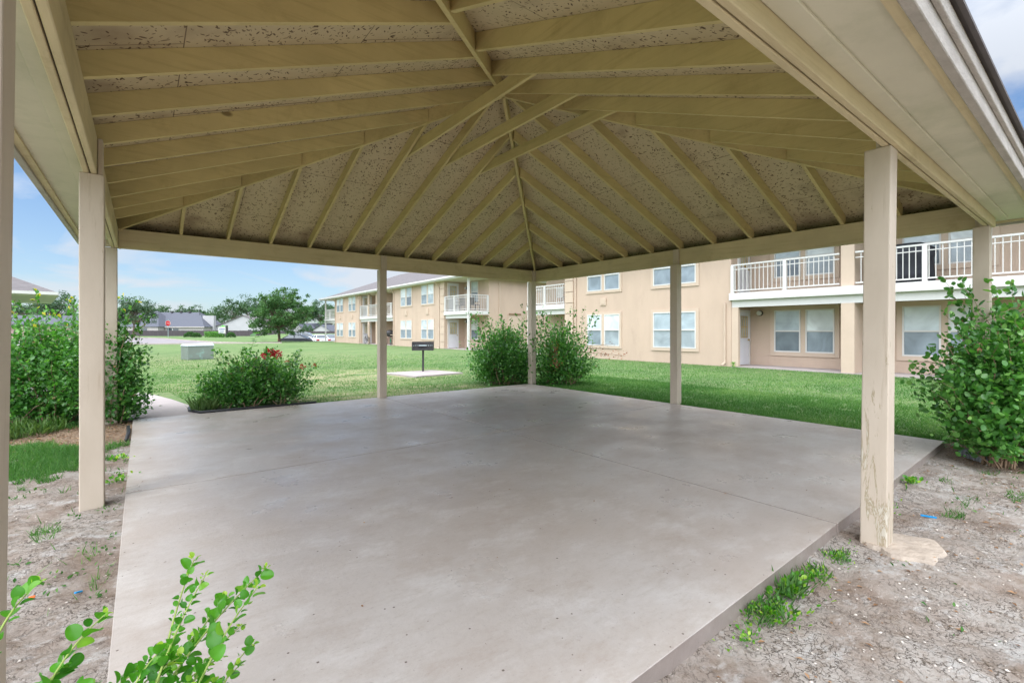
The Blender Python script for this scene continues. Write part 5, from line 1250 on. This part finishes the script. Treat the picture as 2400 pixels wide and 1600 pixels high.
def hedge():
    p = polar(-.627, 88.5); root = empty('clipped_hedge', (p.x, p.y, hz(p.x, p.y)), RZ, 'low clipped box hedge in front of the white entrance sign', 'hedge'); r = np.random.default_rng(4); n = 3600
    P = r.uniform([-1.75, -.5, .08], [1.75, .5, 1.0], (n, 3)); k = r.integers(0, 3, n)
    P[k == 0, 2] = 1.0 + r.normal(0, .03, (k == 0).sum()); P[k == 1, 1] = -.5 + r.normal(0, .04, (k == 1).sum())
    leaves('foliage', M['leaf'], P, rand_dirs(n), .15, root, LEAF4, np.clip(r.normal(.7, .2, n), 0, 1), up_jit=1)
    MB().tube([(-1.5, 0, -.05), (-1.4, 0, .7)], .04, 5).tube([(0, 0, -.05), (0, 0, .7)], .04, 5).tube([(1.4, 0, -.05), (1.4, 0, .7)], .04, 5).build('stems', M['bark'], root)
hedge()

# weeds along the slab edge on the right
def weed(x, y, n, sp, ln, label, seed, blade=True, m='leaf_bright', leafy=True):
    r = np.random.default_rng(seed); z = hz(x, y); root = empty('weed_clump', (x, y, z), 0, label, 'weeds', 'weeds along the slab edge')
    a = r.uniform(0, 2 * np.pi, n); rad = np.abs(r.normal(0, .55, n)) * sp * (1 + .5 * np.sin(3 * a + seed))
    P = np.stack([rad * np.cos(a), rad * np.sin(a) * .6, r.uniform(0.0, ln * .45, n)], 1)
    D = np.stack([np.cos(a) * .6 + r.normal(0, .3, n), np.sin(a) * .6 + r.normal(0, .3, n), r.uniform(.2, 1.3, n)], 1)
    if leafy: leaves('leaves', M[m], P, D, min(ln, .14) * r.uniform(.18, .42, n), root, LEAF8, np.clip(r.normal(.55, .2, n), 0, 1), up_jit=.5, width=.8)
    if blade and n > 100:
        k = int(n * (.35 if leafy else 1)); a = r.uniform(0, 2 * np.pi, k); rad = np.sqrt(r.uniform(size=k)) * sp * .8
        P = np.stack([rad * np.cos(a), rad * np.sin(a) * .6, np.zeros(k)], 1); D = np.stack([r.normal(0, .45, k), r.normal(0, .45, k), np.ones(k)], 1)
        leaves('blades', M['grass'], P, D, ln * r.uniform(.6, 1.4, k), root, LEAF4, np.clip(r.normal(.6 if leafy else .85, .2, k), 0, 1), up_jit=.8, width=.07 if leafy else .02)
wd = [(2.38, 1.03, 300, .20, .065, 'thickest mat of weeds midway along the right slab edge'), (2.66, 1.04, 170, .13, .095, 'spiky grass tuft just behind the thick weed mat'),
      (2.95, 1.04, 190, .17, .055, 'leafy weeds between the grass tuft and the near right post'), (3.32, 1.04, 150, .14, .05, 'low weeds beside the near right post footing'),
      (4.55, 1.08, 40, .14, .08, 'small weeds behind the near right post against the slab'), (5.35, 1.12, 55, .14, .12, 'round leaved weeds near the right shrub against the slab'),
      (1.52, 1.0, 26, .05, .05, 'tiny weed sprig at the bottom edge beside the slab'), (2.10, 1.0, 60, .10, .05, 'sparse low weeds in front of the thick mat')]
for i, w in enumerate(wd): weed(*w, seed=200 + i)
# long grass around the shrubs at left
weedL = [(-1.5, 8.45, 1500, .9, .15, 'long grassy weeds below the big yellow tipped shrub'), (.80, 9.05, 130, .22, .26, 'long arching grass blades at the left end of the rose bed'), (-.15, 6.2, 40, .12, .10, 'small green weed between the left post and the slab'), (-.16, 5.35, 50, .12, .09, 'low weeds at the foot of the left middle post')]
for i, w in enumerate(weedL): weed(*w, seed=230 + i, leafy=i > 1)
weed(16.85, 8.55, 50, .18, .35, 'vine weed climbing at the foot of the near block corner', seed=251)

# ------------------------------------------------------------------ grass blades (uncountable)
def grass_field():
    n = 520000
    # denser near the viewer
    d = 3.5 + (rng.uniform(size=n) ** 1.15) * 27; l = rng.uniform(-1.15, 1.15, n)
    x = d * FW.x + l * d * RT.x; y = d * FW.y + l * d * RT.y
    n_ = 60000; x2 = rng.uniform(-3.5, -.05, n_); y2 = rng.uniform(3.0, 9.0, n_)
    x3 = rng.uniform(7.3, 10.5, n_); y3 = rng.uniform(.8, 10, n_)
    x = np.concatenate([x, x2, x3]); y = np.concatenate([y, y2, y3])
    s = soil_mask(x, y) + (fbm(x, y, 4.0, 4, 1) - .47) * 2.2
    keep = (s < .5) & (rng.uniform(size=len(x)) > sstep(12, 31, np.hypot(x, y))) | (rng.uniform(size=len(x)) < .006)
    keep &= ~((x > -.12) & (x < 7.36) & (y > 1.0) & (y < 8.74))
    keep &= ~((x > 16.85)) & ~((np.abs(x - (.12 - .045 * (y - 8.7) ** 1.5 * (y > 8.7))) < .66) & (y > 8.6) & (y < 12.5))
    keep &= ~((x > 5.75) & (x < 7.8) & (y > 12.1) & (y < 13.78))
    keep &= ~((x > -16) & (x < -.2) & (np.abs(y - (13.2 + (-x - 1) * .45)) < .75) & (y > 12))
    dryv = (sstep(1, .2, np.hypot((x - 4.2) / 5.5, (y - 13.5) / 3.8)) + .8 * sstep(1, .3, np.hypot((x - 4) / 4, (y - 9.6) / 1.0))) * (fbm(x, y, 1.1, 4, 5) > .46)
    keep &= rng.uniform(size=len(x)) > .6 * np.clip(dryv, 0, 1)
    x, y, dryv = x[keep], y[keep], dryv[keep]; n = len(x); z = height(x, y) - .005
    dist = np.hypot(x, y)
    hgt = (.024 + .034 * rng.uniform(size=n) ** 2) * (1 + .4 * (fbm(x, y, .6, 3, 4) - .4)) * (1 + .6 * sstep(.5, .1, np.abs(x - 7.45)) * (y < 8.8) * (y > 1.2)) * (1 + .5 * (x < 0) * (y < 8.5))
    a = rng.uniform(0, 2 * np.pi, n); w = .0022 + .0009 * dist * .35; lean = rng.normal(0, .55, (n, 2)) * hgt[:, None]
    dx, dy = np.cos(a) * w, np.sin(a) * w
    V = np.empty((n, 3, 3)); V[:, 0] = np.stack([x - dx, y - dy, z], 1); V[:, 1] = np.stack([x + dx, y + dy, z], 1); V[:, 2] = np.stack([x + lean[:, 0], y + lean[:, 1], z + hgt], 1)
    tone = np.clip(rng.normal(.45, .18, n) + .5 * (fbm(x, y, .8, 4, 8) - .45) * 2 + .35 * (fbm(x, y, 3.5, 3, 2) - .45) + .25 * np.clip(dryv, 0, 1), 0, 1)
    o = np_mesh('grass', V.reshape(-1, 3), np.arange(3 * n).reshape(-1, 3), M['grass'], tone=np.repeat(tone, 3))
    tag(o, 'short green lawn grass around the pavilion', 'grass', kind='stuff')
grass_field()

# pebbles and dry leaf litter on the bare soil
def pebbles():
    n = 9000; x = rng.uniform(-2.5, 9, n); y = rng.uniform(-1.5, 1.05, n); m = rng.uniform(size=n) < .15; x[m] = rng.uniform(-2.5, -.12, m.sum()); y[m] = rng.uniform(1, 6, m.sum())
    s = .0025 + .008 * rng.uniform(size=n) ** 4; z = height(x, y) + s * .3
    T = np.array([(1, 0, 0), (0, 1, 0), (-1, 0, 0), (0, -1, 0), (0, 0, .7), (0, 0, -.7)]); F = np.array([(0, 1, 4), (1, 2, 4), (2, 3, 4), (3, 0, 4), (1, 0, 5), (2, 1, 5), (3, 2, 5), (0, 3, 5)])
    a = rng.uniform(0, 6.28, n); c, s_ = np.cos(a), np.sin(a); jit = rng.uniform(.6, 1.3, (n, 6, 1)); TT = T[None] * jit * s[:, None, None] * np.array([1.3, .9, .8])
    V = np.stack([TT[..., 0] * c[:, None] - TT[..., 1] * s_[:, None] + x[:, None], TT[..., 0] * s_[:, None] + TT[..., 1] * c[:, None] + y[:, None], TT[..., 2] + z[:, None]], 2)
    o = np_mesh('gravel', V.reshape(-1, 3), (F[None] + (np.arange(n) * 6)[:, None, None]).reshape(-1, 3), M['stone']); tag(o, 'small pale pebbles scattered over the bare soil', 'gravel', kind='stuff')
pebbles()
def litter():
    n = 2600; x = rng.uniform(5.8, 9.5, n); y = rng.uniform(-.6, 1.15, n); k = n // 2
    x[:k] = rng.uniform(-1.8, -.1, k); y[:k] = rng.uniform(7.2, 8.9, k); j = n // 8; x[-j:] = rng.uniform(.8, 2.4, j); y[-j:] = rng.uniform(8.72, 9.0, j)
    q = 300; x[k:k + q] = rng.uniform(1.5, 6, q); y[k:k + q] = rng.uniform(-.5, 1.0, q)
    P = np.stack([x, y, height(x, y) + .006], 1); P[-j:, 2] = np.maximum(P[-j:, 2], .004) * 0 + np.where(y[-j:] < 8.72, .004, height(x[-j:], y[-j:]) + .02); D = rand_dirs(n); D[:, 2] *= .15
    o = leaves('leaf_litter', M['litter_leaf'], P, D, rng.uniform(.012, .045, n), None, LEAF4, up_jit=.15, width=.7); tag(o, 'brown fallen leaves and bits of mulch on the soil', 'leaf litter', kind='stuff')
litter()
def slab_litter():
    n = 70; x = rng.uniform(0, 7.2, n); y = rng.uniform(1.3, 8.6, n); P = np.stack([x, y, np.full(n, .004)], 1); D = rand_dirs(n); D[:, 2] *= .1
    o = leaves('leaf_litter', M['litter_leaf'], P, D, rng.uniform(.008, .028, n), None, LEAF4, up_jit=.12, width=.7); tag(o, 'sparse dry leaf crumbs lying on the slab', 'leaf litter', kind='stuff')
slab_litter()
# ground weeds, tiny, in the cracked soil at left
def ground_cover():
    n = 5200; x = rng.uniform(-2.2, -.13, n); y = rng.uniform(1.2, 6.0, n); s = fbm(x, y, 2.6, 3, 12); edge = sstep(-.55, -.12, x) * .10
    k = s + edge > .56; x, y = x[k], y[k]
    x2 = rng.uniform(1.4, 8, 900); y2 = rng.uniform(.1, 1.05, 900); k = fbm(x2, y2, 3, 3, 2) > .58; x = np.concatenate([x, x2[k]]); y = np.concatenate([y, y2[k]]); n = len(x)
    P = np.stack([x, y, height(x, y) + .004], 1); D = rand_dirs(n, .5)
    o = leaves('ground_cover', M['grass'], P, D, rng.uniform(.012, .035, n), None, LEAF4, np.clip(rng.normal(.35, .2, n), 0, 1), up_jit=.4, width=.8); tag(o, 'tiny green ground cover creeping over the cracked soil', 'ground cover', kind='stuff')
ground_cover()

# ------------------------------------------------------------------ small things
ed = MB(); ed.tube([(.62, 9.5, .0), (.60, 9.1, .005), (.72, 8.79, .01), (1.3, 8.77, .012), (1.9, 8.78, .005), (2.45, 8.80, .0)], .022, 8)
tag(ed.build('garden_edging', M['edging'], smooth=True), 'black plastic edging roll along the front of the rose bed', 'garden edging')
ed = MB(); ed.tube([(-.14, 7.15, .0), (-.13, 7.6, .012), (-.14, 8.1, .005)], .02, 8); tag(ed.build('garden_edging', M['edging'], smooth=True), 'short black edging roll at the slab side near the left shrub', 'garden edging')
dp = empty('drain_pipe', (7.15, 1.05, -.05), 0, 'grey corrugated drain pipe end at the right slab corner', 'pipe')
b = MB(); pts = [(0, 0, -.02), (-.08, -.10, -.015), (-.17, -.19, -.03), (-.27, -.27, -.05)]; b.tube(pts, .05, 12); b.build('pipe', M['pipe'], dp, smooth=True)
b = MB()
for k in range(9):
    t = k / 8; x = -.02 - .24 * t; y = -.03 - .23 * t; z = -.017 - .03 * t; b.tube([(x, y, z), (x - .009, y - .009, z - .001)], .056, 12)
b.build('ribs', M['pipe'], dp)
MB().box(-.045, .045, -.006, .006, 0, .010).build('tmp', M['blue'])
o = bpy.data.objects['tmp']; o.name = 'plastic_scrap'; o.location = (4.60, .86, hz(4.6, .86) + .004); o.rotation_euler = (0, 0, 1.9); tag(o, 'long blue plastic strip on the soil at right, beyond the post', 'litter')
o = MB().box(-.02, .02, -.006, .006, 0, .008).build('plastic_scrap', M['blue'], bevel=.002); o.location = (-.25, 3.2, hz(-.25, 3.2) + .01); o.rotation_euler = (0, .3, .9); tag(o, 'tiny blue plastic scrap on the cracked soil left of the slab', 'litter')
o = MB().box(-.012, .012, -.007, .007, 0, .008).build('plastic_scrap', M['orange'], bevel=.002); o.location = (-.42, 3.25, hz(-.42, 3.25) + .01); tag(o, 'tiny orange plastic scrap beside the blue one at left', 'litter')
